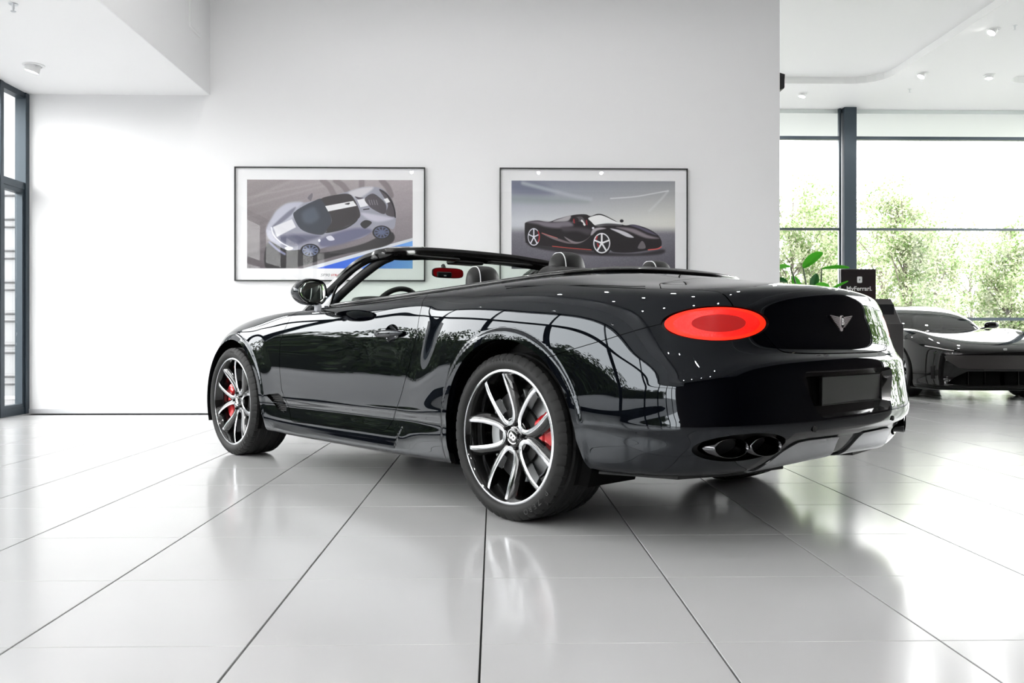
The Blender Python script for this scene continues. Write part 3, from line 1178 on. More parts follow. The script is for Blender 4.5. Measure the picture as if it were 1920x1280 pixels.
# ------------------------------------------------------------------ exhausts and diffuser
for side in (1, -1):
    m = (lambda t: t) if side == 1 else (lambda t: t.mirrored())
    ex = empty('exhaust', (0, 0, 0), parent=car)
    m(exh_in.offset(-.001)).V
    back = Tri(exh_in.V + np.array([.045, -.005, 0]), exh_in.N, exh_in.F)
    m(back).build('exhaust_surround', M_matt, ex)
    m(skirt(exh_in, np.tile([.045, -.005, 0.0], (len(exh_in.V), 1)))).build('surround_wall', M_gloss, ex)
    for yc, xc_, hw in ((.742, -1.008, .072), (.600, -1.066, .066)):
        P = []
        n = 40
        prof = [(1.0, .06), (1.0, .0), (.985, -.006), (.95, -.007), (.93, -.002), (.92, .01), (.90, .10), (.3, .105)]
        for s_, dx in prof:
            row = []
            for k in range(n):
                a = 2 * PI * k / n
                yy = yc + hw * s_ * math.cos(a)
                row.append((xc_ - .004 + dx + .38 * (yy - yc), yy * side, .4010 + .0375 * s_ * math.sin(a)))
            P.append(row)
        fix_normals(MB().grid(P, closed_v=True).build('exhaust_tip', mat('dark_chrome_tip', (.10, .10, .105), .10, metal=1.0), ex, smooth=50))
dd = both(dif_in)
dd2 = dd.offset(.006)
dsil, rest_ = dd2.cut(poly_sdf([(.02, .25), (.115, .42), (.60, .42), (.60, .25)], np.abs(dd2.V[:, 1]), dd2.V[:, 2]))
dsil.build('diffuser', M_silver, car)
rest_.offset(-.012).build('diffuser_channel', M_gloss, car)
skirt(dsil, np.array([.02, 0, .0])).build('diffuser_edge', M_silver, car)
for y in (.345, -.345):
    MB().lathe([(.001, 0), (.011, .001), (.012, .006)], 16, 'x', c=(-1.136, y, .452)).build('parking_sensor', M_matt, car, smooth=40)

# ------------------------------------------------------------------ wing vent behind the front wheel
for side in (1, -1):
    m = (lambda t: t) if side == 1 else (lambda t: t.mirrored())
    v = empty('wing_vent', (0, 0, 0), parent=car)
    m(vent_in.offset(-.03)).build('vent_back', M_matt, v)
    m(skirt(vent_in, np.tile([0, -.03, 0.0], (len(vent_in.V), 1)))).build('vent_frame', M_gloss, v)
    for k in range(9):
        z = .443 - .0115 * k
        x0 = np.interp(z, [.34, .365, .442], [2.215, 2.235, 2.345]) - .008
        x1 = np.interp(z, [.34, .385, .437], [2.108, 2.116, 2.155]) + .006
        if k == 4:
            MB().box(((x0 + x1) / 2, side * .926, z), (x0 - x1, .02, .007)).build('vent_bar', M_gloss, v)
        else:
            MB().box(((x0 + x1) / 2, side * .912, z), (x0 - x1, .018, .0045)).build('vent_slat', M_matt, v)

# ------------------------------------------------------------------ lettering helper
def text_polys(body, size=1.0, extrude=0.0, font_bold=0.0, align='CENTER'):
    cu = bpy.data.curves.new('lettering', 'FONT')
    cu.body = body
    cu.size = size
    cu.extrude = extrude
    cu.offset = font_bold
    cu.align_x = align
    cu.align_y = 'CENTER'
    cu.resolution_u = 3
    o = bpy.data.objects.new('lettering', cu)
    COL.objects.link(o)
    bpy.context.view_layer.update()
    me = o.to_mesh()
    V = np.array([v.co[:] for v in me.vertices]) if len(me.vertices) else np.zeros((0, 3))
    F = [tuple(p.vertices) for p in me.polygons]
    o.to_mesh_clear()
    bpy.data.objects.remove(o)
    bpy.data.curves.remove(cu)
    return V, F


# ------------------------------------------------------------------ wheels (local: axle along y, outer face +y, +x forward)
M_rim_black = mat('rim_gloss_black', (0.006, 0.006, 0.006), 0.10, coat=.8)
M_rim_cut = mat('rim_diamond_cut', (0.60, 0.61, 0.63), 0.16, metal=1.0)
M_letter_white = mat('white_lettering', (0.85, 0.85, 0.85), 0.4)
M_tyre_letter = mat('tyre_lettering', (0.035, 0.035, 0.035), 0.7)


def face_y(r):
    """depth of the spoke faces: dished towards the hub"""
    return -.012 - .032 * (1 - sstep(.05, .27, r))


def pw(r, deg, y=0.0):
    a = math.radians(deg)
    return np.array([-r * math.cos(a), y, r * math.sin(a)])       # angle 0 = towards the rear, 90 = up


U_PATH = [(.300, -1.5), (.285, 1.5), (.25, 3.5), (.20, 5.5), (.16, 7.5), (.12, 9.5), (.092, 9), (.074, 3), (.066, -10), (.074, -23), (.092, -29), (.12, -30), (.16, -28.5), (.20, -26.5), (.24, -24.2), (.281, -22.0)]


def make_spoke_meshes():
    pts = np.array([pw(r, d) for r, d in U_PATH])
    P = spline(pts[:, [0, 2]], 72)
    t = np.gradient(P, axis=0)
    t /= np.linalg.norm(t, axis=1)[:, None]
    nrm = np.stack([t[:, 1], -t[:, 0]], 1)
    c = np.mean(P, axis=0)
    if np.mean(np.sum((P - c) * nrm, axis=1)) < 0:
        nrm = -nrm
    R = np.linalg.norm(P, axis=1)
    wid = np.interp(np.arange(72), [0, 8, 30, 36, 42, 64, 71], [.012, .0135, .0155, .0165, .0155, .0125, .009])
    flank = np.interp(np.arange(72), [0, 10, 26, 33, 39, 46, 62, 71], [.030, .030, .026, .012, .012, .026, .030, .030])
    cut, blk = [], []
    for i in range(72):
        y = face_y(R[i])
        a = P[i] - nrm[i] * .004
        b = P[i] + nrm[i] * wid[i]
        f1 = P[i] + nrm[i] * (wid[i] + flank[i] * .45)
        f2 = P[i] + nrm[i] * (wid[i] + flank[i])
        cut.append([(a[0], y - .0015, a[1]), (a[0] + nrm[i][0] * .0015, y, a[1] + nrm[i][1] * .0015), (b[0], y, b[1])])
        blk.append([(a[0] + nrm[i][0] * .010, y - .055, a[1] + nrm[i][1] * .010), (a[0] + nrm[i][0] * .0, y - .0015, a[1] + nrm[i][1] * .0), (b[0], y - .0008, b[1]), (f1[0], y - .006, f1[1]), (f2[0], y - .022, f2[1]), (f2[0], y - .055, f2[1])])
    mc, mb_ = MB(), MB()
    mc.grid(cut)
    mb_.grid(blk, closed_v=True)
    mb_.F.append(tuple(range(5, -1, -1)))
    mb_.F.append(tuple(range(71 * 6, 72 * 6)))
    return mc, mb_


def rot_y(V, deg):
    a = math.radians(deg)
    ca, sa = math.cos(a), math.sin(a)
    # turning by +deg increases the wheel angle (0 rear, 90 up)
    return [(x * ca + z * sa, y, -x * sa + z * ca) for x, y, z in V]


def to_mesh(b, name, material, smooth=40):
    o = b.build(name, material, None, smooth=smooth)
    fix_normals(o)
    me = o.data
    bpy.data.objects.remove(o)
    return me


def arc_text(s, size, radius, mid_deg, y, spread, flip=False, extrude=.0012):
    """letters set round the sidewall"""
    b = MB()
    n = len(s)
    for k, ch in enumerate(s):
        if ch == ' ':
            continue
        V, F = text_polys(ch, size, extrude, .0)
        off = (k - (n - 1) / 2) * spread
        ang = math.radians(mid_deg - off if not flip else mid_deg + off)
        for_ = []
        for x, z, e in V:
            if flip:
                x, z = -x, -z
            rr_, tt = radius + z, x / radius
            # letter x runs clockwise (to the right at the top)
            a = ang - tt
            for_.append((-rr_ * math.cos(a), y + e, rr_ * math.sin(a)))
        b.add(for_, F)
    return b


def build_tyre(width, R):
    h = width / 2
    o = .0
    # profile (radius, y) from inner bead over tread to outer bead; y=0 is the rim's outer face
    yc = -h + .012
    pr = [(.285, -width + .03), (.300, -width + .012), (.325, -width + .002), (.350, -width + .004), (R - .010, -width + .018), (R - .003, -width + .032)]
    tread = []
    ys = np.linspace(-width + .040, -.018, 33)
    for i, y in enumerate(ys):
        q = (y - (-width / 2 + .010)) / (width / 2)
        crown = R - .004 * q * q
        g = i % 8 == 4 or i % 8 == 5
        tread.append((crown - (.008 if g else 0), y))
    pr += tread
    pr += [(R - .004, -.010), (R - .012, -.002), (R - .022, .004), (.338, .012), (.325, .0135), (.312, .011), (.303, .005), (.299, -.001), (.291, -.004)]
    n = 288
    V, F = [], []
    m = len(pr)
    for i, (r, y) in enumerate(pr):
        for k in range(n):
            a = 2 * PI * k / n
            rr_ = r
            sh_ = y < -width + .045 or y > -.032
            if sh_ and r > R - .024:
                rr_ -= .0045 if k % 6 == 0 else 0
            elif r > R - .005 and (k + i) % 12 == 0:
                rr_ -= .003
            V.append((rr_ * math.cos(a), y, rr_ * math.sin(a)))
    for i in range(m - 1):
        for k in range(n):
            k2 = (k + 1) % n
            F.append((i * n + k, i * n + k2, (i + 1) * n + k2, (i + 1) * n + k))
    return to_mesh(MB().add(V, F), 'tyre', M_rubber, 30)


mc, mbk = make_spoke_meshes()
SP_CUT = [None] * 5
me_cut = to_mesh(mc, 'spoke_cut_face', M_rim_cut, 45)
me_blk = to_mesh(mbk, 'spoke', M_rim_black, 45)
me_tyre_r = build_tyre(.312, .372)
me_tyre_f = build_tyre(.276, .372)
b = MB().lathe([(.300, -.004), (.301, .000), (.298, .0025), (.288, .0025), (.2865, .000), (.2865, -.004)], 120, 'y', cap=False)
me_ring = to_mesh(b, 'rim_ring', M_rim_cut, 40)
b = MB().lathe([(.2865, -.001), (.280, -.012), (.272, -.040), (.262, -.075), (.258, -.13), (.262, -.23), (.285, -.245)], 96, 'y', cap=False)
me_barrel = to_mesh(b, 'rim_barrel', M_rim_black, 40)
b = MB().lathe([(.001, -.048), (.040, -.048), (.046, -.052), (.072, -.047), (.082, -.050), (.090, -.070), (.085, -.11), (.001, -.11)], 64, 'y')
me_hub = to_mesh(b, 'hub', M_rim_black, 40)
b = MB().lathe([(.001, -.036), (.026, -.036), (.031, -.038), (.033, -.044), (.033, -.052)], 48, 'y')
me_cap = to_mesh(b, 'centre_cap', M_gloss, 35)
b = MB().lathe([(.032, -.040), (.035, -.039), (.036, -.046)], 48, 'y', cap=False)
me_capring = to_mesh(b, 'cap_ring', M_chrome, 35)
b = MB().lathe([(.001, -.030), (.006, -.030), (.0085, -.033), (.009, -.060)], 6, 'y')
me_lug = to_mesh(b, 'lug_nut', mat('dark_bolt', (.03, .03, .03), .3, metal=.8), 30)
b = MB().lathe([(.205, -.125), (.208, -.122), (.208, -.098), (.205, -.095), (.135, -.095), (.130, -.085), (.10, -.085), (.10, -.135), (.135, -.135)], 96, 'y', closed_prof=True)
me_disc = to_mesh(b, 'brake_disc', M_disc, 30)
b = MB().lathe([(.134, -.094), (.132, -.076), (.001, -.076)], 48, 'y')
me_bell = to_mesh(b, 'disc_bell', M_matt, 30)


def caliper_mesh(a0, a1, r0, r1, y0, y1):
    n = 18
    P = []
    for k in range(n + 1):
        a = a0 + (a1 - a0) * k / n
        e = min(k, n - k) / 2.5
        q = min(1, e) ** .5
        ym = y0 + (y1 - y0) * (.62 + .38 * q)
        rm0, rm1 = r0 + .010 * (1 - q), r1 - .014 * (1 - q)
        mid_ = .006 if 7 <= k <= 11 else 0
        row = [pw(rm0, a, y0), pw(rm0, a, ym - .012), pw(rm0 + .008, a, ym), pw((rm0 + rm1) / 2 - .004, a, ym + .002 - mid_ * .0), pw((rm0 + rm1) / 2 + .004, a, ym - .007), pw(rm1 - .012, a, ym - .004 - mid_), pw(rm1, a, ym - .020), pw(rm1, a, y0)]
        P.append(row)
    bb_ = MB().grid(P, closed_v=True)
    bb_.F.append(tuple(range(7, -1, -1)))
    bb_.F.append(tuple(n * 8 + i for i in range(8)))
    return to_mesh(bb_, 'brake_caliper', M_brake_red, 35)


me_cal_r = caliper_mesh(-30, 36, .125, .222, -.13, -.060)
me_cal_f = caliper_mesh(145, 222, .135, .232, -.13, -.060)
bV, bF = text_polys('B', .058, .0012, .0012)


def make_wheel(x, side, front, corner):
    w = empty('wheel', (x, side * .955, .372), parent=car)
    w.rotation_euler = (0, 0, 0 if side == 1 else PI)
    # on the right side the wheel is turned round, so its angles mirror
    def part(name, me):
        return link(name, me, w)
    part('tyre', me_tyre_f if front else me_tyre_r)
    part('rim_ring', me_ring)
    part('rim_barrel', me_barrel)
    part('hub', me_hub)
    for k in range(5):
        for nm, me in (('spoke', me_blk), ('spoke_cut_face', me_cut)):
            o = part(nm, me)
            o.rotation_euler = (0, math.radians(corner + 72 * k), 0)
        o = part('lug_nut', me_lug)
        p = pw(.056, corner + 72 * k + 26)
        o.location = (p[0], 0, p[2])
    part('centre_cap', me_cap)
    part('cap_ring', me_capring)
    a = math.radians(-125 + (0 if not front else -30))
    V = [(-(vx * math.cos(a) - vy * math.sin(a)), -.0355 + e, vx * math.sin(a) + vy * math.cos(a)) for vx, vy, e in bV]
    fix_normals(mesh_obj('cap_letter', V, bF, M_letter_white, w))
    part('brake_disc', me_disc)
    part('disc_bell', me_bell)
    part('brake_caliper', me_cal_f if front else me_cal_r)
    if not front:
        # caliper lettering runs down the caliper face
        t = arc_text('BENTLEY', .022, .150, 2, -.063, 6.6 * PI / 180 * 180 / PI)
        t.build('caliper_lettering', M_letter_white, w)
    Rt = .338
    t = arc_text('PIRELLI', .024, Rt, 92, .0122, 3.6)
    t.build('tyre_lettering', M_tyre_letter, w)
    t = arc_text('P ZERO', .034, Rt, -52, .0118, 5.4)
    t.build('tyre_lettering', M_tyre_letter, w)
    return w


make_wheel(0, 1, False, 48)
make_wheel(2.851, 1, True, 9)
make_wheel(0, -1, False, 30)
make_wheel(2.851, -1, True, 60)

# ------------------------------------------------------------------ boot badge
BADGE_W = 1.32
bdg = empty('boot_badge', (-1.0655, 0, .877), parent=boot, label='chrome winged badge with a letter B')
M_badge = mat('badge_chrome', (.72, .66, .67), .25, metal=.35)
M_badge_red = mat('badge_black_enamel', (.012, .006, .006), .25)
for s in (1, -1):
    w = MB()
    for k in range(9):
        f = k / 8
        z1 = .026 - .046 * f
        z0 = z1 - .0046
        yo = (.070 - .048 * f ** 1.15) * BADGE_W
        yi = .012 + .0 * f
        w.add([(-.001, s * yi, z0 - .006 * (1 - f)), (-.001, s * yo, z0 + .003), (-.001, s * (yo + .002), z1 + .002), (-.001, s * yi, z1 - .006 * (1 - f)),
               (-.005, s * yi, z0 - .006 * (1 - f) + .001), (-.005, s * (yo - .001), z0 + .004), (-.005, s * yo, z1 + .001), (-.005, s * yi, z1 - .006 * (1 - f) - .001)],
              [(0, 1, 2, 3), (4, 5, 6, 7), (0, 1, 5, 4), (1, 2, 6, 5), (2, 3, 7, 6), (3, 0, 4, 7)])
    fix_normals(w.build('wing', M_badge, bdg))
    MB().prism([(s * .010, .018), (s * .092, .029), (s * .086, .014), (s * .036, -.022), (s * .010, -.022)], -.003, .002, 'x').build('wing_base', M_badge_red, bdg)


def oval(r, a, b, x0, x1, n=36):
    return MB().prism([(a * math.cos(2 * PI * k / n), b * math.sin(2 * PI * k / n)) for k in range(n)], x0, x1, 'x')


oval(0, .0165, .0275, -.007, 0).build('oval_rim', M_badge, bdg, smooth=40)
oval(0, .0140, .0250, -.0080, 0).build('oval', M_gloss, bdg, smooth=40)
tail = MB().prism([(-.012, -.022), (.012, -.022), (.007, -.036), (0, -.040), (-.007, -.036)], -.005, 0, 'x')
fix_normals(tail.build('tail_feathers', M_badge, bdg))
V, F = text_polys('B', .040, .0008, .0010)
fix_normals(mesh_obj('badge_letter', [(-.0085 - e, -x, y) for x, y, e in V], F, M_letter_white, bdg))

# ------------------------------------------------------------------ windscreen frame
CAR_HEAD = [(1.39, .640, 1.337), (1.435, .48, 1.357), (1.46, .30, 1.368), (1.47, .0, 1.372)]
PIL = [(2.16, .775, .965), (2.04, .770, 1.035), (1.915, .752, 1.110), (1.70, .708, 1.243), (1.56, .688, 1.300), (1.475, .670, 1.320), (1.39, .640, 1.337)]


def sweep(path, sec, closed=False):
    """sec(i, f) -> list of (out, up) offsets; out = away from the cabin (forward/outboard), up"""
    P = []
    n = len(path)
    for i in range(n):
        t = path[min(i + 1, n - 1)] - path[max(i - 1, 0)]
        t = t / np.linalg.norm(t)
        up = np.array([0, 0, 1.0])
        o = np.cross(t, up)
        o /= np.linalg.norm(o) + 1e-9
        u = np.cross(o, t)
        P.append([path[i] + a * o + b_ * u for a, b_ in sec(i, i / (n - 1))])
    return P


full = PIL[:-1] + CAR_HEAD + [(x, -y, z) for x, y, z in CAR_HEAD[-2::-1]] + [(x, -y, z) for x, y, z in PIL[-2::-1]]
path = spline(full, 110)


def fsec(i, f):
    # pillar sections are slim, the header deeper; a is along the travel's right hand side
    head = sstep(.26, .38, np.array([min(f, 1 - f)]))[0]
    w = .038 + .030 * head      # inward depth
    h = .060 + .020 * head
    return [(.012, -.010), (.010, .002), (0.0, .006), (-.010, .004), (-w, -.004), (-w - .012, -h * .45), (-w, -h * .85), (-w + .016, -h), (-.006, -h * .9), (.010, -.030)]


def pick_sign():
    P = sweep(path, fsec)
    q = np.array(P[55]).mean(0)
    return q


fr = empty('windscreen_frame', (0, 0, 0), parent=car)
P = np.array(sweep(path, lambda i, f: [(-a if True else a, b_) for a, b_ in fsec(i, f)]))
if np.array(P[55]).mean(0)[0] > path[55][0]:
    P = np.array(sweep(path, fsec))
fix_normals(MB().grid(P, closed_v=True).build('frame', M_gloss, fr, smooth=45))
# inner black lining of the pillar that the window runs in
for s in (1, -1):
    lin = spline([(1.93, s * .735, 1.000), (1.80, s * .722, 1.075), (1.62, s * .690, 1.180), (1.46, s * .655, 1.262), (1.385, s * .625, 1.290)], 24)
    MB().tube(lin, [.028] * 24, 10).build('pillar_lining', M_matt, fr, smooth=60)
# glass: between the cowl and the header
cowl = spline([tuple(T[0][i]) for i in range(0, 6)], 20)
cowlF = np.vstack([cowl[::-1], (cowl * mirv)[1:]])
n = len(cowlF)
hd = spline(CAR_HEAD[::-1], 20)
hdF = np.vstack([hd[::-1], (hd * mirv)[1:]])
P = []
for k in range(13):
    f = k / 12
    row = cowlF * (1 - f) + hdF * f
    row = row + np.array([.05, 0, .02]) * (4 * f * (1 - f)) - np.array([0, 0, .02])
    P.append(row)
MB().grid(P).build('windscreen', glass_mat('windscreen_glass', (.84, .93, .86)), fr, smooth=True)
for s in (1, -1):
    MB().add([(1.975, s * .795, 1.006), (1.80, s * .800, 1.006), (1.80, s * .752, 1.125), (1.862, s * .756, 1.110)], [(0, 1, 2, 3)]).build('quarter_glass', glass_mat('quarter_glass', (.80, .87, .98)), fr)
    MB().tube([(1.80, s * .800, 1.0), (1.792, s * .770, 1.09), (1.775, s * .738, 1.165)], .008, 8).build('quarter_post', M_gloss, fr)
# visors and roof console
for s in (1, -1):
    MB().box((1.395, s * .33, 1.300), (.08, .40, .016), bevel=.006).build('sun_visor', M_leather, fr)
MB().box((1.47, 0, 1.296), (.13, .22, .030), bevel=.010).build('roof_console', M_matt, fr)

# inner rear-view mirror
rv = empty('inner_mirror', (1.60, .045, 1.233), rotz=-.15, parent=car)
MB().tube([(.06, 0, .055), (.03, 0, .02), (.01, 0, .0)], .014, 8).build('mirror_arm', M_matt, rv, smooth=50)
P = []
for dx, k in ((.022, .55), (.012, .92), (-.006, 1.0), (-.012, .96)):
    P.append([(dx, .118 * k * math.copysign(abs(math.cos(a)) ** .5, math.cos(a)), .034 * k * math.copysign(abs(math.sin(a)) ** .6, math.sin(a))) for a in np.linspace(0, 2 * PI, 36, endpoint=False)])
b = MB().grid(P, closed_v=True)
b.F.append(tuple(range(36)))
fix_normals(b.build('mirror_housing', M_matt, rv, smooth=50))
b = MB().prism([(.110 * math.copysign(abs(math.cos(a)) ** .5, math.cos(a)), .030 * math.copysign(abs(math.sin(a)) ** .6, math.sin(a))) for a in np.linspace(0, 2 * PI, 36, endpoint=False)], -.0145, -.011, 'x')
fix_normals(b.build('mirror_face', mat('mirror_red_reflection', (.45, .006, .010), .18, coat=.5), rv))  # the red reflection in the glass is put into the face colour
MB().box((-.022, .035, -.012), (.022, .105, .034), bevel=.006).build('sensor_box', M_matt, rv)
MB().box((-.0335, .035, -.020), (.002, .018, .008)).build('sensor_lens', M_letter_white, rv)

# ------------------------------------------------------------------ door mirrors
M_mirror = mat('mirror_glass', (.78, .86, .80), .02, metal=1.0)
for s, dn in ((1, DOOR_L), (-1, DOOR_R)):
    m = empty('door_mirror', (1.655, s * 1.020, 1.075), parent=car)
    P = []
    for dx, k, dz in ((-.045, .90, 0), (-.052, .96, 0), (-.045, 1.0, 0), (-.015, 1.03, .001), (.03, .98, 0), (.07, .82, -.002), (.10, .58, -.005), (.118, .28, -.008), (.122, .05, -.008)):
        row = []
        for a in np.linspace(0, 2 * PI, 40, endpoint=False):
            c_, s__ = math.cos(a), math.sin(a)
            yy = .116 * math.copysign(abs(c_) ** .78, c_) * k
            zz = .076 * math.copysign(abs(s__) ** .85, s__) * k * (1 + .10 * (-c_)) + dz
            # outer end tapers to a soft point
            zz *= 1 - .28 * max(0, c_) ** 2
            row.append((dx - .035 * (c_ * k), s * yy, zz))
        P.append(row)
    fix_normals(MB().grid(P, closed_v=True).build('mirror_shell', M_paint, m, smooth=60))

    def disc(k, dx):
        out = []
        for a in np.linspace(0, 2 * PI, 40, endpoint=False):
            c_, s__ = math.cos(a), math.sin(a)
            yy = .116 * math.copysign(abs(c_) ** .78, c_) * k
            zz = .076 * math.copysign(abs(s__) ** .85, s__) * k * (1 + .10 * (-c_)) * (1 - .28 * max(0, c_) ** 2)
            out.append((dx - .035 * (c_ * k), s * yy, zz))
        return out
    MB().add(disc(.90, -.045), [tuple(range(40))]).build('mirror_bezel', M_gloss, m)
    MB().add(disc(.80, -.0475), [tuple(range(40))]).build('mirror_glass', M_mirror, m)
    # foot
    b = MB()
    P = []
    for (x, y, z, a, c_) in ((.01, -.035, -.062, .034, .030), (.01, -.060, -.085, .030, .026), (.015, -.085, -.100, .034, .030), (.02, -.125, -.112, .055, .042), (.02, -.160, -.118, .075, .050)):
        P.append([(x + a * math.cos(t), s * (y + c_ * math.sin(t) * .9), z + .012 * math.sin(t)) for t in np.linspace(0, 2 * PI, 20, endpoint=False)])
    fix_normals(b.grid(P, closed_v=True).build('mirror_foot', M_gloss, m, smooth=60))
    MB().box((-.028, s * -.045, -.090), (.030, .040, .046), bevel=.008).build('foot_reflection', mat('foot_reflection_grey', (.45, .46, .49), .35), m)  # pale block added in place of the reflection on the stalk

# ------------------------------------------------------------------ cabin
ring0 = np.vstack([ringpts[0], (ringpts[0] * mirv)[-2:0:-1]])
cen = np.array([.95, 0, 0])


def inset(R_, k, dz):
    Q = R_.copy()
    Q[:, :2] = cen[:2] + (Q[:, :2] - cen[:2]) * k
    Q[:, 2] += dz
    return Q


tub = [ring0 + np.array([0, 0, -.004]), inset(ring0, .965, -.012), inset(ring0, .93, -.05), inset(ring0, .90, -.30), inset(ring0, .88, -.62)]
b = MB().grid(tub, closed_v=True)
b.F.append(tuple(4 * len(ring0) + i for i in range(len(ring0))))
b.build('cabin_lining', M_leather, car, smooth=40)
# black trim along the edge of the opening
nn = ringpts.shape[1]
i0 = int(np.argmin(np.abs(ringpts[0][:, 0] - 1.80) + (ringpts[0][:, 1] < .5) * 9))
half = ringpts[0][i0:]
belt = np.vstack([half, (half * mirv)[-2::-1]])
MB().tube(belt + np.array([0, 0, .004]), .011, 8).build('belt_trim', M_gloss, car, smooth=60)
# tonneau deck inside the trim
ton = [np.array([half[k] for k in range(len(half)) if half[k][0] < .10])]
tr = ton[0]
P = []
for f, dz in ((1.0, .0), (.93, .022), (.82, .030), (.70, .034), (.55, .036)):
    row = tr.copy()
    row[:, 1] *= f
    row[:, 0] = .12 + (row[:, 0] - .12) * f
    row[:, 2] = row[:, 2] + dz
    P.append(row)
P = np.array(P)
P = np.concatenate([P, (P * mirv)[:, -2::-1]], axis=1)
MB().grid(P).build('tonneau_cover', mat('tonneau_black', (.02, .02, .021), .38), car, smooth=60)
# seam between tonneau and wing
MB().tube(spline([(.10, .872, 1.046), (-.087, .871, 1.0385), (-.386, .849, 1.0285), (-.50, .826, 1.023), (-.578, .803, 1.0175), (-.635, .772, 1.0165)], 40), .0016, 6).build('tonneau_seam', M_gap, car)


def soft_box(c, h, e=.35, tilt=0.0, n=24, m=16):
    """super-ellipsoid block"""
    P = []
    for i in range(m + 1):
        v = -PI / 2 + PI * i / m
        row = []
        for k in range(n):
            u = 2 * PI * k / n
            f = lambda w, q: math.copysign(abs(w) ** q, w)
            x = h[0] * f(math.cos(v), e) * f(math.cos(u), e)
            y = h[1] * f(math.cos(v), e) * f(math.sin(u), e)
            z = h[2] * f(math.sin(v), e)
            row.append((c[0] + x * math.cos(tilt) - z * math.sin(tilt), c[1] + y, c[2] + z * math.cos(tilt) + x * math.sin(tilt)))
        P.append(row)
    return MB().grid(P, closed_v=True)


M_piping = mat('white_piping', (.80, .80, .82), .4)


def headrest(parent, x, y, ztop, wy=.108, hz=.12, hx=.062):
    c = (x, y, ztop - hz)
    P = []
    m_, n_ = 18, 40
    for i in range(m_ + 1):
        v = -PI / 2 + PI * i / m_
        row = []
        for k in range(n_):
            u = 2 * PI * k / n_
            f = lambda w, q: math.copysign(abs(w) ** q, w)
            row.append((c[0] + hx * f(math.cos(v), .6) * f(math.cos(u), .8), c[1] + wy * f(math.cos(v), .55) * f(math.sin(u), .8), c[2] + hz * f(math.sin(v), .75)))
        P.append(row)
    MB().grid(P, closed_v=True).build('headrest', M_leather, parent, smooth=True)
    for yo in (.062,):
        loop = []
        for sgn in (-1, 1):
            arc = []
            for i in range(25):
                v = -.9 + (PI / 2 + .9) * i / 24
                q = abs(yo) / (wy * max(1e-6, math.cos(v)) ** .55)
                if q > 1:
                    break
                su_ = q ** (1 / .8)
                cu = math.sqrt(max(0, 1 - su_ * su_))
                arc.append((c[0] + sgn * 1.01 * hx * math.cos(v) ** .6 * cu ** .8, y + yo, c[2] + 1.005 * hz * math.copysign(abs(math.sin(v)) ** .75, math.sin(v))))
            loop += arc if sgn == -1 else arc[::-1]
        MB().tube(loop, .0030, 6).build('headrest_piping', M_piping, parent, smooth=60)


for s, nm in ((1, 'driver'), (-1, 'passenger')):
    st = empty('front_seat', (0, 0, 0), parent=car)
    soft_box((1.12, s * .37, .56), (.27, .25, .09)).build('seat_cushion', M_leather, st, smooth=True)
    soft_box((.84, s * .37, .80), (.085, .245, .29), tilt=.22).build('seat_back', M_leather, st, smooth=True)
    headrest(st, .855, s * .37, 1.213)
    for o_ in (-.05, .05):
        MB().tube([(.85, s * .37 + o_, .98), (.86, s * .37 + o_, 1.06)], .008, 8).build('headrest_post', M_chrome, st)
    rs = empty('rear_seat', (0, 0, 0), parent=car)
    soft_box((.42, s * .34, .62), (.22, .22, .09)).build('seat_cushion', M_leather, rs, smooth=True)
    soft_box((.20, s * .35, .90), (.08, .22, .27), tilt=.15).build('seat_back', M_leather, rs, smooth=True)
    headrest(rs, .205, s * .36, 1.243, wy=.112)
# dashboard
P = []
for x, z in ((2.12, .985), (2.00, 1.030), (1.90, 1.045), (1.83, 1.035), (1.80, .98), (1.82, .85), (1.90, .70)):
    P.append([(x - .05 * (abs(y) / .7) ** 2, y, z - .015 * (abs(y) / .7) ** 2) for y in np.linspace(-.70, .70, 25)])
MB().grid(P).build('dashboard', M_leather, car, smooth=50)
soft_box((1.90, .37, 1.045), (.10, .19, .035), .6).build('instrument_hood', M_leather, car, smooth=True)
sw = empty('steering_wheel', (1.715, .37, .955), parent=car)
sw.rotation_euler = (0, math.radians(-24), 0)
MB().tube([(0, .180 * math.cos(a), .180 * math.sin(a)) for a in np.linspace(0, 2 * PI, 48, endpoint=False)], .0165, 12, closed=True).build('wheel_rim', M_leather, sw, smooth=True)
soft_box((0, 0, 0), (.03, .065, .055), .6).build('wheel_boss', M_leather, sw, smooth=True)
for a in (0, 180, 270):
    r_ = math.radians(a)
    MB().tube([(0, .05 * math.cos(r_), .05 * math.sin(r_)), (0, .175 * math.cos(r_), .175 * math.sin(r_))], .012, 8).build('wheel_spoke', M_gloss, sw, smooth=60)
MB().tube([(0, 0, 0), (.20, 0, -.02)], .03, 10).build('column', M_matt, sw, smooth=60)

# ================================================================== OUTSIDE
M_asphalt = mat('asphalt', (.20, .20, .205), .85, noise=(2.0, (.28, .28, .28), .6))
slab('ground', (0, 8, -.16), (160, 160, .2), M_asphalt)
# ribbed white cladding of the neighbouring wing, seen through the left window
clad = slab('wall_outside', (-10.2, 12.1, 2.2), (9.6, .2, 4.4), mat('pale_grey_cladding', (.25, .255, .26), .5))
z = .18
while z < 2.9:
    for dz in (0, .105):
        MB().tube([(-10.5, 11.99, z + dz), (-5.6, 11.99, z + dz)], .026, 8).build('cladding_rib', mat('cladding_rib_shade', (.17, .172, .176), .5), clad, smooth=60)  # ribs coloured darker to stand in for their shade lines
    z += .438

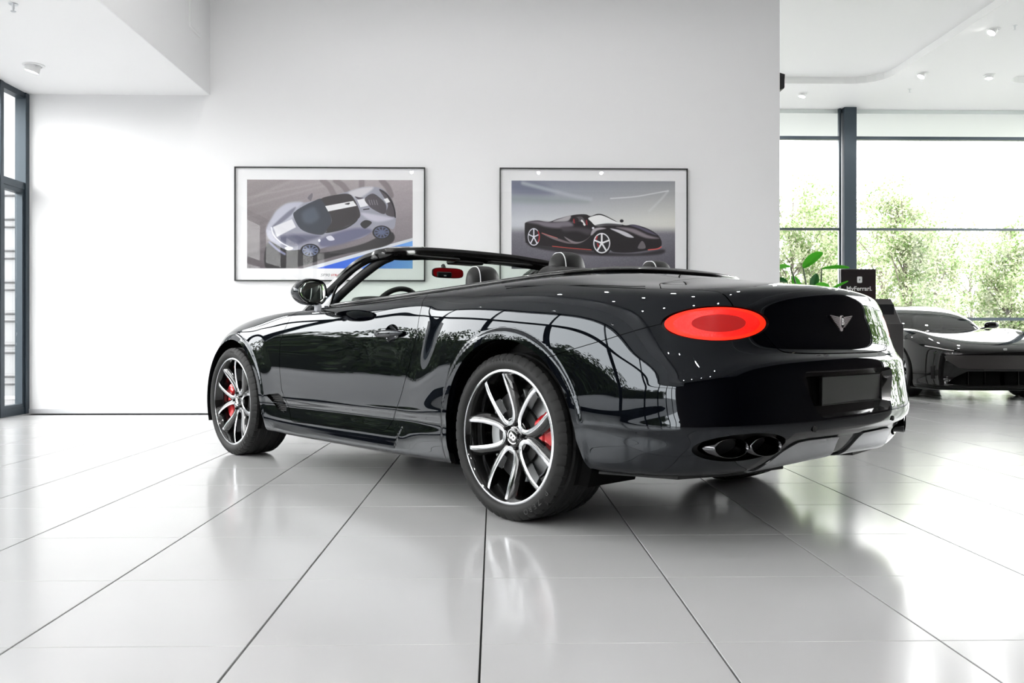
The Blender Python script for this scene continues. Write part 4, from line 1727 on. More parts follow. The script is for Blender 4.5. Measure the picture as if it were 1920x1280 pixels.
def leaf_mat(name, c1, c2):
    m = mat(name, c1, .6, noise=(1.2, c2, .8))
    nt = m.node_tree
    tl = nt.nodes.new('ShaderNodeBsdfTranslucent')
    mx = nt.nodes.new('ShaderNodeMixShader')
    mx.inputs['Fac'].default_value = .45
    b = nt.nodes['Principled BSDF']
    nt.links.new(b.inputs['Base Color'].links[0].from_socket, tl.inputs['Color'])
    nt.links.new(b.outputs['BSDF'], mx.inputs[1])
    nt.links.new(tl.outputs['BSDF'], mx.inputs[2])
    nt.links.new(mx.outputs['Shader'], nt.nodes['Material Output'].inputs['Surface'])
    return m


M_leaf = [leaf_mat('spring_leaf_pale', (.42, .46, .30), (.62, .63, .49)),
          leaf_mat('spring_leaf_green', (.15, .25, .075), (.26, .38, .15)),
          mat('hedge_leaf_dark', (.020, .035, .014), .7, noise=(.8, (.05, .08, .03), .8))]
M_bark = mat('grey_bark', (.16, .14, .12), .9)


def leaf_cloud(centres, radii, n, size, rng):
    k = rng.integers(0, len(centres), n)
    d = rng.normal(size=(n, 3))
    d /= np.linalg.norm(d, axis=1)[:, None]
    P = centres[k] + d * radii[k][:, None] * (rng.random(n) ** .45)[:, None] * np.array([1, 1, .85])
    a = rng.normal(size=(n, 3))
    a /= np.linalg.norm(a, axis=1)[:, None]
    b_ = np.cross(a, rng.normal(size=(n, 3)))
    b_ /= np.linalg.norm(b_, axis=1)[:, None]
    s = size * (.6 + .8 * rng.random(n))[:, None]
    V = np.stack([P - a * s, P + b_ * s * .5, P + a * s, P - b_ * s * .5], 1).reshape(-1, 3)
    F = np.arange(4 * n).reshape(n, 4)
    return V, F


def tree(x, y, h, w, n, label, seed, leaf=(0, 1)):
    rng = np.random.default_rng(seed)
    o = empty('broadleaf_tree', (x, y, -.06), label=label, category='tree', group='trees behind the window')
    br = MB()
    cs, rs = [], []
    br.tube(spline([(0, 0, 0), (.06, .03, h * .3), (-.04, .0, h * .6), (.02, 0, h * .85)], 9), np.linspace(.085, .02, 9), 8)
    for k in range(26):
        z0 = h * (.12 + .68 * rng.random())
        a = rng.random() * 2 * PI
        L = w * (.35 + .65 * rng.random()) * (1 - .45 * abs(z0 / h - .4))
        tip = np.array([L * math.cos(a), L * math.sin(a) * .7, z0 + h * (.10 + .18 * rng.random())])
        tip[2] = min(tip[2], h * (1.0 - .12 * (L / w)))
        br.tube(spline([(0, 0, z0 * .85), tuple(tip * .5 + np.array([0, 0, z0 * .42])), tuple(tip)], 5), np.linspace(.03, .006, 5), 5)
        for f in (.45, .75, 1.0):
            cs.append(tip * f + np.array([0, 0, z0 * .85 * (1 - f)]) + rng.normal(size=3) * .12)
            rs.append(.26 + .26 * rng.random())
    br.build('trunk', M_bark, o, smooth=50)
    cs, rs = np.array(cs), np.array(rs)
    for m_, fr_ in ((leaf[0], .70), (leaf[1], .30)):
        V, F = leaf_cloud(cs, rs, int(n * fr_), .050, rng)
        mesh_obj('foliage', V, F, M_leaf[m_], o, kind='stuff')


TK = 24.0 / 1592
for i, (px, top, w, n, lab) in enumerate([
        (1490, 322, 1.7, 9000, 'pale leafy tree outside, just past the end of the picture wall'),
        (1560, 345, 1.4, 8000, 'leafy tree outside, seen left of the dark window post'),
        (1660, 352, 1.7, 9000, 'leafy tree outside, seen right of the dark window post'),
        (1705, 318, 1.3, 7000, 'tallest tree in the right window, in front of white sky'),
        (1762, 395, 1.3, 7000, 'low tree outside where the tree line dips'),
        (1830, 415, 1.5, 7500, 'thin-crowned low tree outside, above the second car'),
        (1905, 395, 1.5, 7500, 'leafy tree outside at the right edge of the picture'),
        (1600, 400, 1.5, 8000, 'low bushy tree outside, behind the dark window post'),
        (1970, 420, 1.5, 4000, 'leafy tree outside, mostly cut off by the right edge')]):
    yy = (24, 27.8, 31.6, 24, 27.8, 35.4, 24, 35.4, 31.6)[i]
    tree((px - 960) / 1592 * yy + .0215 * yy, yy, (633 - top) / 1592 * yy + .87, w * yy / 25, int(n * 1.9), lab, 40 + i)
# clipped hedge closing the view under the crowns
hv = np.random.default_rng(5)
cs = np.stack([np.linspace(8, 40, 120), np.full(120, 41.0), .5 + 1.3 * hv.random(120)], 1)
V, F = leaf_cloud(cs, np.full(120, .75), 12000, .075, hv)
mesh_obj('hedge', V, F, M_leaf[1], None, kind='stuff', label='pale green hedge at the foot of the trees outside', category='hedge')
# dark planting across the forecourt on the left (it mirrors in the doors)
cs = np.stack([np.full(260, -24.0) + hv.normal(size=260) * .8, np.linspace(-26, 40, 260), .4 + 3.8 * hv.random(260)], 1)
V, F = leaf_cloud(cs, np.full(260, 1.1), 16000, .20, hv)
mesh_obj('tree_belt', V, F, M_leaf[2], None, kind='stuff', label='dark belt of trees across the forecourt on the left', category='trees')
cs = np.stack([np.full(90, 19.5) + hv.normal(size=90) * .5, np.linspace(1, 22, 90), .3 + 3.2 * hv.random(90)], 1)  # unseen hedge added to tone down bright reflections on the car's rear
V, F = leaf_cloud(cs, np.full(90, .9), 6000, .16, hv)
mesh_obj('added_hedge', V, F, M_leaf[1], None, kind='stuff', label='unseen green hedge added beyond the right flank to tone down reflections', category='hedge')
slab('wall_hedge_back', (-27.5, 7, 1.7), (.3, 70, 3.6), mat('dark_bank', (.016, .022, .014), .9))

# ================================================================== SECOND CAR (nose towards the camera)
car2 = empty('sports_coupe', (6.60, 11.75, 0), -PI / 2, label='low black sports coupe with slim headlamps, parked nose-on in front of the window', category='car')
M_paint2 = mat('black_coupe_paint', (0.006, 0.006, 0.006), 0.03, spec=0.5)
M_glass2 = glass_mat('coupe_glass', (.35, .38, .36), ior=2.0)
T2 = np.array([
 [(-.58, 0, .935), (-.60, .28, .935), (-.66, .50, .938), (-.73, .62, .942), (-.84, .70, .945), (-.98, .74, .95), (-1.2, .765, .955), (-1.7, .78, .965), (-2.2, .77, .98), (-2.6, .70, .99), (-2.95, .55, .985), (-3.1, .36, .98), (-3.15, .18, .98), (-3.16, 0, .98)],
 [(.30, 0, .835), (.28, .36, .845), (.18, .60, .875), (.06, .72, .895), (-.08, .80, .90), (-.28, .845, .90), (-.75, .85, .89), (-1.5, .855, .89), (-2.2, .87, .94), (-2.75, .84, .955), (-3.25, .66, .94), (-3.46, .45, .93), (-3.53, .22, .93), (-3.54, 0, .93)],
 [(.90, 0, .675), (.87, .36, .675), (.75, .66, .685), (.54, .83, .715), (.30, .90, .775), (0, .935, .80), (-.55, .92, .78), (-1.35, .90, .77), (-2.2, .94, .82), (-2.67, .95, .82), (-3.38, .80, .80), (-3.60, .52, .80), (-3.67, .26, .8), (-3.68, 0, .8)],
 [(.955, 0, .615), (.925, .37, .612), (.80, .68, .615), (.58, .86, .64), (.33, .94, .67), (0, .97, .69), (-.55, .945, .63), (-1.35, .92, .60), (-2.2, .96, .65), (-2.67, .98, .68), (-3.42, .83, .65), (-3.64, .54, .65), (-3.70, .27, .65), (-3.71, 0, .65)],
 [(.93, 0, .45), (.90, .38, .45), (.80, .69, .45), (.585, .88, .45), (.35, .95, .45), (0, .98, .45), (-.55, .945, .42), (-1.35, .905, .40), (-2.2, .96, .42), (-2.67, .985, .45), (-3.42, .84, .45), (-3.65, .55, .45), (-3.71, .27, .45), (-3.72, 0, .45)],
 [(.91, 0, .28), (.88, .38, .28), (.79, .69, .28), (.585, .875, .28), (.35, .945, .28), (0, .97, .28), (-.55, .94, .26), (-1.35, .92, .25), (-2.2, .95, .26), (-2.67, .97, .28), (-3.38, .82, .28), (-3.6, .54, .28), (-3.66, .27, .28), (-3.67, 0, .28)],
 [(.93, 0, .165), (.90, .38, .165), (.80, .70, .165), (.60, .86, .165), (.35, .92, .16), (0, .95, .16), (-.55, .93, .15), (-1.35, .91, .15), (-2.2, .93, .15), (-2.67, .94, .17), (-3.3, .79, .2), (-3.5, .52, .22), (-3.56, .26, .22), (-3.57, 0, .22)],
 [(.75, 0, .14), (.72, .36, .14), (.62, .60, .14), (.48, .72, .14), (.30, .76, .14), (0, .78, .14), (-.55, .78, .13), (-1.35, .78, .13), (-2.2, .78, .13), (-2.67, .78, .15), (-3.15, .66, .18), (-3.3, .45, .2), (-3.36, .22, .2), (-3.37, 0, .2)],
])
su2 = np.linspace(0, 13, 13 * 14 + 1)
ru2 = np.linspace(0, 7, 7 * 9 + 1)
rp2 = np.array([sym_spline(T2[r], su2) for r in range(8)])
B2 = np.array([pchip(rp2[:, j], ru2) for j in range(len(su2))])
B2[0, :, 1] = B2[-1, :, 1] = 0
for _ in range(4):
    ext = np.concatenate([B2[1:2] * mirv, B2, B2[-2:-1] * mirv])
    B2 = B2 + .35 * (.5 * (ext[:-2] + ext[2:]) - B2)
    B2[:, 1:-1] += .2 * (.5 * (B2[:, :-2] + B2[:, 2:]) - B2[:, 1:-1])
# raised wing tops and a shallow hollow in the bonnet
B2[..., 2] += .022 * np.exp(-((B2[..., 1] - .74) / .10) ** 2) * sstep(-.9, -.2, B2[..., 0]) * (1 - sstep(.2, .6, B2[..., 0])) * (B2[..., 2] > .78)
s2 = grid_tri(B2)
if (s2.N[:, 1] * s2.V[:, 1]).sum() < 0:
    s2 = Tri(s2.V, -s2.N, s2.F[:, ::-1])


def arch2(V, xc, r):
    d = np.hypot(V[:, 0] - xc, V[:, 2] - .345) - r
    d = np.minimum(d, poly_sdf([(xc - r, .36), (xc - r, 0), (xc + r, 0), (xc + r, .36)], V[:, 0], V[:, 2]))
    return np.where(V[:, 1] > .62, d, 1.0)


_, s2 = s2.cut(arch2(s2.V, 0, .385))
_, s2 = s2.cut(arch2(s2.V, -2.67, .40))
HLP = [(.885, .728), (.84, .722), (.70, .668), (.55, .640), (.545, .628), (.66, .628), (.80, .650), (.865, .690)]
hl_f = lambda V: np.where(V[:, 0] > .25, poly_sdf(HLP, V[:, 1], V[:, 2]), 1.0)
hl, s2 = s2.cut(hl_f(s2.V))
GR = [(.0, .585), (.50, .585), (.72, .575), (.70, .52), (.56, .415), (.46, .405), (.0, .405)]
gr_f = lambda V: np.where(V[:, 0] > .5, poly_sdf(GR + [(-y, z) for y, z in GR[::-1]], V[:, 1], V[:, 2]), 1.0)
gr, s2 = s2.cut(gr_f(s2.V))
LI = [(0, .375), (.46, .375), (.60, .300), (.70, .215), (.60, .200), (0, .200)]
li_f = lambda V: np.where(V[:, 0] > .5, poly_sdf(LI + [(-y, z) for y, z in LI[::-1]], V[:, 1], V[:, 2]), 1.0)
li, s2 = s2.cut(li_f(s2.V))
hood_f = lambda V: np.where((V[:, 0] > -.62) & (V[:, 2] > .66), poly_sdf([(-.50, .0), (-.55, .50), (-.30, .62), (.20, .60), (.70, .50), (.80, .0), (.70, -.50), (.2, -.6), (-.3, -.62), (-.55, -.5)], V[:, 0], V[:, 1]), 1.0)
hood, s2, hj = panel_split(s2, hood_f, .003)
both(s2).build('body_shell', M_paint2, car2)
both(hood).build('bonnet', M_paint2, car2)
both(hj).build('bonnet_joint', M_gap, car2)
M_grille2 = mat('perforated_grille', (.030, .026, .025), .5, bump=(220, .9))
both(gr.offset(-.006)).build('grille', M_grille2, car2)
both(Tri(li.V - np.array([.10, 0, 0]), li.N, li.F)).build('lower_intake', M_well, car2)
both(skirt(li, np.tile([-.10, 0, 0.0], (len(li.V), 1)))).build('intake_wall', M_gloss, car2)
for s in (1, -1):
    m = (lambda t: t) if s == 1 else (lambda t: t.mirrored())
    h_ = empty('headlamp', (0, 0, 0), parent=car2)
    m(hl.offset(-.02)).build('lamp_housing', M_gloss, h_)
    m(skirt(hl, -.02 * hl.N)).build('lamp_bezel', M_gloss, h_)
    m(hl.offset(-.004)).build('lamp_cover', glass_mat('headlamp_glass', (.75, .75, .75)), h_)
    strip = spline([(.34, .862, .712), (.48, .79, .690), (.62, .69, .662)], 12)
    bar, _ = hl.cut(poly_sdf([(.855, .716), (.70, .672), (.60, .645), (.60, .636), (.70, .656), (.845, .698)], hl.V[:, 1], hl.V[:, 2]))
    m(bar.offset(-.002)).build('light_bar', mat('lamp_bar_white', (.75, .72, .72), .25), h_)
    for yy in (.44, .22):
        MB().box((.84, s * yy, .285), (.04, .012, .17)).build('intake_fin', M_gloss, car2)
    b = MB().prism([(.62, .10), (.88, .10), (.52, .28), (.50, .30)], 0, .01, 'z')
    P = [[(x, s * y, z) for x, y, z in row] for row in ([(.955 - .02, 0, .13), (.93 - .0, .36, .13), (.86, .66, .13), (.66, .87, .13), (.40, .955, .135)], [(.985, 0, .142), (.965, .36, .142), (.90, .68, .142), (.69, .905, .145), (.40, .975, .15)], [(.96, 0, .156), (.935, .36, .156), (.86, .67, .156), (.66, .88, .158), (.40, .96, .16)])]
    b = MB().grid([spline(r_, 24) for r_ in P], closed_u=True)
    fix_normals(b.build('splitter', M_gloss, car2, smooth=60))
# greenhouse
belt2 = rp2[0]
roof = [(-1.45, 0, 1.30), (-1.46, .24, 1.297), (-1.48, .40, 1.287), (-1.51, .47, 1.275), (-1.56, .50, 1.265), (-1.63, .515, 1.26), (-1.75, .525, 1.26), (-2.0, .53, 1.262), (-2.3, .51, 1.245), (-2.5, .46, 1.22), (-2.62, .37, 1.205), (-2.68, .25, 1.20), (-2.70, .12, 1.20), (-2.71, 0, 1.20)]
rf2 = sym_spline(np.array(roof), su2)
P = []
for k in range(15):
    f = k / 14
    bow = 4 * f * (1 - f)
    row = belt2 * (1 - f) + rf2 * f
    row = row + np.stack([.035 * bow * np.ones(len(row)) * np.sign(belt2[:, 0] + 1.9) * sstep(0, .6, np.abs(belt2[:, 0] + 1.9)), .028 * bow * np.minimum(1, row[:, 1] / .4), .035 * bow * np.ones(len(row))], 1)
    P.append(row)
P = np.array(P)
gh = grid_tri(np.swapaxes(P, 0, 1))
if (gh.N[:, 1] * gh.V[:, 1]).sum() < 0:
    gh = Tri(gh.V, -gh.N, gh.F[:, ::-1])
nb = len(su2)
# pillars by station: screen | A pillar | side glass | C pillar
sidx = np.repeat(su2[:, None], 15, 1).reshape(-1)
fidx = np.tile(np.linspace(0, 1, 15), nb)
scr, rest2 = gh.cut(np.maximum(sidx - 3.7, fidx - .955))
def fld(t):
    d = ((t.V[:, None, :2] - belt2[None, :, :2]) ** 2)
    return t
both(scr).build('windscreen', M_glass2, car2)
both(rest2).build('cabin_frame', M_paint2, car2)
mid = np.array([-1.95, 0, 1.305])
rr2 = np.vstack([rf2, (rf2 * mirv)[-2:0:-1]])
P = [rr2, mid + (rr2 - mid) * np.array([.8, .8, .35]), mid + (rr2 - mid) * np.array([.5, .5, .08]), mid + (rr2 - mid) * np.array([.02, .02, 0])]
P[1][:, 2] += .012
P[2][:, 2] += .014
P[3][:, 2] += .014
MB().grid(P, closed_v=True).build('roof', M_paint2, car2, smooth=True)
# dark cabin tub and seats seen through the screen
b = MB().grid([belt2 * np.array([1, .97, 1]), belt2 * np.array([1, .97, 1]) + np.array([-.1, 0, -.35])])
b.build('cabin_lining', M_matt, car2)
b = MB().add([(-.6, -.7, .925), (-.6, .7, .925), (-1.15, .7, .95), (-1.15, -.7, .95)], [(0, 1, 2, 3)])
b.build('dashboard', M_matt, car2)
for s in (1, -1):
    soft_box((-1.75, s * .36, .95), (.10, .23, .24), .5).build('seat_back', M_leather, car2, smooth=True)
    m = empty('door_mirror', (-1.0, s * .965, 1.005), parent=car2)
    soft_box((0, 0, 0), (.055, .105, .05), .75).build('mirror_shell', M_paint2, m, smooth=True)
    MB().tube([(0, -s * .07, -.03), (-.0, -s * .17, -.06)], .016, 8).build('mirror_stalk', M_gloss, m, smooth=60)
    for x in (0, -2.67):
        w = empty('wheel', (x, s * .965, .345), parent=car2)
        w.rotation_euler = (0, 0, 0 if s == 1 else PI)
        MB().lathe([(.25, -.24), (.31, -.26), (.345, -.235), (.345, -.03), (.335, -.008), (.30, .0), (.262, -.006), (.255, -.03)], 64, 'y', cap=False).build('tyre', M_rubber, w, smooth=40)
        MB().lathe([(.262, -.005), (.255, -.012), (.245, -.05), (.235, -.20)], 64, 'y', cap=False).build('rim', M_rim_black, w, smooth=40)
        MB().lathe([(.001, -.05), (.05, -.05), (.06, -.10)], 24, 'y').build('hub', M_rim_black, w, smooth=40)
        for k in range(10):
            a = 2 * PI * k / 10
            MB().tube([(.04 * math.cos(a), -.05, .04 * math.sin(a)), (.15 * math.cos(a + .05), -.03, .15 * math.sin(a + .05)), (.25 * math.cos(a), -.014, .25 * math.sin(a))], [.014, .011, .012], 6).build('spoke', M_rim_black, w, smooth=50)
        MB().lathe([(.001, -.12), (.19, -.12), (.19, -.15)], 40, 'y').build('brake_disc', M_disc, w)
MB().box((.93, 0, .645), (.012, .045, .055), bevel=.004).build('bonnet_badge', mat('badge_pale', (.55, .55, .55), .3, metal=.6), car2)
MB().add([(.7, -.78, .15), (.7, .78, .15), (-3.3, .75, .16), (-3.3, -.75, .16)], [(0, 1, 2, 3)]).build('underbody', M_well, car2)
for s in (1, -1):
    for xc, r in ((0, .385), (-2.67, .40)):
        ring = [(xc + r * math.cos(a), r * math.sin(a) + .345) for a in np.linspace(-.5, PI + .5, 33)]
        MB().grid([[(x, s * y, z) for x, z in ring] for y in (.955, .66)] + [[(xc, s * .66, .345)] * 33]).build('wheel_well', M_well, car2, smooth=40)

# ================================================================== SIGN, STAND, PLANT
M_sign = mat('sign_black', (.020, .016, .017), .35, noise=(.9, (.05, .008, .010), .6))
sg = empty('advert_sign', (4.845, 11.2, 0), label='dark upright sign with white icon and lettering beside the plant', category='sign')
MB().box((0, 0, 1.0), (.47, .04, 1.44), bevel=.004).build('panel', M_sign, sg)
MB().box((0, 0, .14), (.06, .05, .28)).build('post', M_frame, sg)
MB().box((0, 0, .012), (.46, .30, .024), bevel=.004).build('foot', M_frame, sg)
MB().box((-.0, 0, 1.722), (.472, .044, .006)).build('top_edge', M_steel, sg)
b = MB().prism(rounded([(-.033, -.042), (.033, -.042), (.033, .042), (-.033, .042)], .016), -.0225, -.0205, 'y')
b.V = [(x + .015, y, z + 1.582) for x, y, z in b.V]
fix_normals(b.build('icon', M_letter_white, sg))
b = MB().prism([(.004, .022), (-.010, -.002), (-.002, -.004), (-.006, -.022), (.010, .004), (.002, .006)], -.0245, -.0225, 'y')
b.V = [(x + .015, y, z + 1.582) for x, y, z in b.V]
fix_normals(b.build('icon_mark', M_black_plastic, sg))
for txt, z, sz in (('MyFerrari.', 1.462, .082), ('for you', 1.325, .07)):
    if txt == 'for you':
        continue
    V, F = text_polys(txt, sz, .001, .0012)
    mesh_obj('lettering', [(x + .01, -.0215 - e, z + y) for x, y, e in V], F, M_letter_white, sg)

st = empty('info_stand', (4.62, 10.05, 0), label='dark grey lectern stand with a tilted panel between boot and coupe', category='stand')
M_stand = mat('stand_grey', (.055, .052, .052), .45)
MB().box((0, 0, .49), (.42, .30, .98), bevel=.006).build('pedestal', M_stand, st)
b = MB().box((0, 0, 0), (.46, .025, .40), bevel=.004)
b.V = [(x - .03 + z * -.12, .02 + y * .8 + z * .45, 1.12 + z * .80) for x, y, z in b.V]
b.build('tilted_panel', M_stand, st)
MB().box((-.03, -.005, 1.10), (.38, .006, .22)).build('screen', mat('dark_screen', (.02, .02, .022), .15), st)

M_pleaf = leaf_mat('glossy_plant_leaf', (.10, .50, .03), (.16, .62, .05))
M_pleaf.node_tree.nodes['Principled BSDF'].inputs['Roughness'].default_value = .3
M_pleaf2 = mat('dark_plant_leaf', (.012, .10, .016), .30)
M_stem = mat('plant_stem', (.03, .06, .02), .5)
plant = empty('potted_plant', (4.10, 10.6, 0), label='tall potted plant with broad bright green paddle leaves behind the boot', category='plant')
MB().lathe([(.001, .0), (.17, 0), (.21, .40), (.20, .42), (.18, .42), (.175, .36), (.001, .36)], 36).build('pot', mat('pot_grey', (.20, .20, .20), .4), plant, smooth=40)
MB().lathe([(.176, .37), (.001, .385)], 24).build('soil', mat('soil', (.03, .02, .015), .95), plant)


def paddle(base, tip, wid, droop, roll, material, stem_from):
    base, tip = np.array(base, float), np.array(tip, float)
    d = tip - base
    L = np.linalg.norm(d)
    d /= L
    side = np.cross(d, [0, 0, 1.0])
    side /= np.linalg.norm(side) + 1e-9
    up = np.cross(side, d)
    side, up = side * math.cos(roll) + up * math.sin(roll), up * math.cos(roll) - side * math.sin(roll)
    P = []
    for i in range(13):
        f = i / 12
        w = wid * math.sin(PI * min(1, f * .93 + .05)) ** .62
        c = base + d * L * f - np.array([0, 0, droop * f * f])
        P.append([c + side * w * k + up * w * .30 * abs(k) for k in (-1, -.6, -.25, 0, .25, .6, 1)])
    lf = MB().grid(P)
    # thickness
    n0 = len(lf.V)
    lf.V += [(x, y, z - .003) for x, y, z in lf.V]
    lf.F += [tuple(i + n0 for i in f[::-1]) for f in lf.F[:]]
    lf.build('leaf', material, plant, smooth=60)
    MB().tube(spline([tuple(stem_from), tuple(np.array(stem_from) * .35 + base * .65 + np.array([0, 0, .03])), tuple(base)], 8), [.010] * 7 + [.006], 6).build('stem', M_stem, plant, smooth=60)


def P_(px, py, y):
    """photo point at depth y, in the plant's own frame"""
    zr = y / .99977
    X = ((px - 960) / 1592 * .99977 + .0215) * zr
    return (X - 4.10, y - 10.6, .8097 - (py - 633.2) / 1592 * zr)


root = (0, 0, .40)
for bx, tx, wd, dr, rl, mt, dy in (
        ((1510, 500), (1548, 470), .085, .02, .9, 0, 0), ((1545, 503), (1598, 498), .055, .02, .35, 0, .1), ((1486, 499), (1452, 500), .060, .03, .5, 0, .05),
        ((1528, 540), (1536, 512), .055, .0, .8, 1, -.1), ((1558, 545), (1596, 526), .030, .0, .6, 0, -.1), ((1530, 545), (1560, 530), .070, .03, 1.2, 0, -.15),
        ((1503, 542), (1490, 515), .050, .01, 1.0, 0, .1), ((1480, 528), (1455, 520), .050, .02, .7, 1, .1), ((1500, 556), (1470, 560), .06, .04, .6, 0, -.1), ((1560, 560), (1600, 570), .06, .05, .5, 0, .1)):
    paddle(P_(*bx, 10.6 + dy * .5), P_(*tx, 10.6 + dy), wd, dr, rl, M_pleaf2 if mt else M_pleaf, root)

# ================================================================== FRAMED PICTURES (flat prints)
def lin(c):
    c = np.asarray(c, float) / 255
    return np.where(c <= .04045, c / 12.92, ((c + .055) / 1.055) ** 2.4)


class Print:
    """a flat print: colours laid down shape by shape on a fine grid, kept as a colour attribute"""

    def __init__(self, x0, y0, x1, y1, n):
        self.box = (x0, y0, x1, y1)
        m = int(n * (y1 - y0) / (x1 - x0))
        self.n, self.m = n, m
        self.X, self.Y = np.meshgrid(np.linspace(x0, x1, n), np.linspace(y0, y1, m))
        self.C = np.zeros((m, n, 3))
        self.px = (x1 - x0) / n

    gain = 1.5

    def mixin(self, a, col):
        col = np.asarray(col, float)
        self.C = self.C * (1 - a[..., None]) + col * a[..., None]

    def poly(self, P, col, soft=None, smooth=True, alpha=1.0):
        if smooth:
            P = spline(P, len(P) * 6, closed=True)
        d = poly_sdf(P, self.X, self.Y)
        s = soft or self.px * .8
        self.mixin(alpha * (1 - sstep(-s, s, d)), col)
        return d

    def line(self, P, w, col, soft=None, alpha=1.0):
        P = spline(P, len(P) * 5)
        d = np.abs(line_sdf(P, self.X, self.Y))
        s = soft or self.px * .8
        self.mixin(alpha * (1 - sstep(w - s, w + s, d)), col)

    def ell(self, c, rx, ry, col, soft=None, tilt=0.0, alpha=1.0):
        dx, dy = self.X - c[0], self.Y - c[1]
        u = dx * math.cos(tilt) + dy * math.sin(tilt)
        v = -dx * math.sin(tilt) + dy * math.cos(tilt)
        d = (np.sqrt((u / rx) ** 2 + (v / ry) ** 2) - 1) * min(rx, ry)
        s = soft or self.px * .8
        self.mixin(alpha * (1 - sstep(-s, s, d)), col)

    def wheel(self, c, rx, ry, spokes, rim, tyre, rot=0.0):
        self.ell(c, rx * 1.22, ry * 1.2, tyre)
        self.ell(c, rx, ry, rim)
        self.ell(c, rx * .88, ry * .88, (28, 26, 30))
        for k in range(spokes):
            a = rot + 2 * PI * k / spokes
            self.line([(c[0], c[1]), (c[0] + rx * .5 * math.cos(a), c[1] + ry * .5 * math.sin(a)), (c[0] + rx * .9 * math.cos(a), c[1] + ry * .9 * math.sin(a))], rx * .10, rim)
        self.ell(c, rx * .18, ry * .18, rim)

    def build(self, parent, w, h, y):
        xs = (self.X - self.box[0]) / (self.box[2] - self.box[0]) * w - w / 2
        zs = h / 2 - (self.Y - self.box[1]) / (self.box[3] - self.box[1]) * h
        V = np.stack([xs, np.full_like(xs, y), zs], -1).reshape(-1, 3)
        idx = np.arange(self.n * self.m).reshape(self.m, self.n)
        F = np.stack([idx[:-1, :-1], idx[1:, :-1], idx[1:, 1:], idx[:-1, 1:]], -1).reshape(-1, 4)
        o = mesh_obj('print', V, F, M_print, parent)
        at = o.data.color_attributes.new('print', 'FLOAT_COLOR', 'POINT')
        col = np.ones((len(V), 4))
        col[:, :3] = np.clip(lin(np.clip(self.C, 0, 255)) * self.gain, 0, .92).reshape(-1, 3)
        at.data.foreach_set('color', col.ravel())
        return o


M_print = bpy.data.materials.new('photo_print')
M_print.use_nodes = True
_at = M_print.node_tree.nodes.new('ShaderNodeAttribute')
_at.attribute_name = 'print'
M_print.node_tree.links.new(_at.outputs['Color'], M_print.node_tree.nodes['Principled BSDF'].inputs['Base Color'])
M_print.node_tree.nodes['Principled BSDF'].inputs['Roughness'].default_value = .6
M_mount = mat('white_mount_board', (.90, .90, .91), .7)
M_pframe = mat('thin_black_frame', (.012, .012, .013), .35)
M_pglass = glass_mat('picture_glass', (1, 1, 1))


def picture(cx, cz, w, h, label):
    o = empty('framed_picture', (cx, YW, cz), label=label, category='picture', group='framed car photographs on the wall')
    t, dp = .011, .042
    for nm, c, s in (('rail', (0, -dp / 2, h / 2 - t / 2), (w, dp, t)), ('rail', (0, -dp / 2, -h / 2 + t / 2), (w, dp, t)),
                     ('stile', (-w / 2 + t / 2, -dp / 2, 0), (t, dp, h - 2 * t)), ('stile', (w / 2 - t / 2, -dp / 2, 0), (t, dp, h - 2 * t))):
        MB().box(c, s).build('frame_' + nm, M_pframe, o)
    MB().box((0, -.014, 0), (w - 2 * t, .012, h - 2 * t)).build('mount', M_mount, o)
    MB().add([(-w / 2 + t, -.038, -h / 2 + t), (w / 2 - t, -.038, -h / 2 + t), (w / 2 - t, -.038, h / 2 - t), (-w / 2 + t, -.038, h / 2 - t)], [(0, 1, 2, 3)]).build('pane', M_pglass, o)
    return o


# left picture: silver car from above, with a blue kerb
p1 = picture(-1.760, 2.033, 2.040, 1.225, 'framed photo of a silver sports car seen from above with blue corner')
R = Print(202, 222, 1695, 1025, 560)
R.gain = 1.12
nz = np.random.default_rng(3)
g1 = (R.X - 202) / 1493
g2 = (R.Y - 222) / 803
R.C[:] = np.array([136, 128, 131]) + (g1[..., None] - .4) * np.array([28, 28, 30]) - (g2[..., None] - .3) * np.array([52, 50, 48])
st_ = np.zeros_like(R.X)
for k in range(26):
    a = nz.uniform(-.45, -.18)
    q = (R.Y - nz.uniform(200, 1100)) - math.tan(a) * (R.X - 202)
    st_ += nz.uniform(-9, 12) * np.exp(-(q / nz.uniform(6, 26)) ** 2)
R.C += (st_ * np.clip(1.2 - g1, 0, 1))[..., None]
R.C += nz.normal(size=R.X.shape)[..., None] * 5
for P in ([(880, 225), (940, 280), (985, 360)], [(1000, 228), (1060, 270), (1110, 330)], [(1235, 225), (1235, 300)], [(1415, 225), (1470, 290), (1500, 360)]):
    R.line(P, 26, (112, 104, 106), soft=9, alpha=.7)
R.poly([(690, 1030), (1700, 745), (1700, 1040)], (205, 208, 214), smooth=False)
d = poly_sdf(np.array([(812, 1030), (1700, 772), (1700, 1040)]), R.X, R.Y)
bl = np.array([38, 84, 205]) + np.clip((g1[..., None] - .45) / .55, 0, 1) * np.array([72, 78, 18])
aa = (1 - sstep(-2, 2, d))[..., None]
R.C = R.C * (1 - aa) + bl * aa
R.poly([(365, 1010), (392, 790), (560, 850), (700, 860), (900, 880), (1250, 800), (1480, 690), (1530, 760), (1420, 830), (1050, 900), (700, 1000), (520, 1035)], (42, 39, 41), soft=7)
body_p = [(376, 700), (386, 640), (430, 560), (470, 500), (545, 445), (620, 426), (740, 424), (870, 396), (1010, 356), (1150, 315), (1240, 287), (1340, 283), (1410, 298), (1470, 345), (1515, 415), (1543, 520), (1540, 610), (1515, 668), (1440, 640), (1340, 680), (1230, 750), (1000, 800), (850, 850), (700, 850), (610, 862), (540, 852), (460, 805), (402, 762)]
R.poly(body_p, (146, 146, 160))
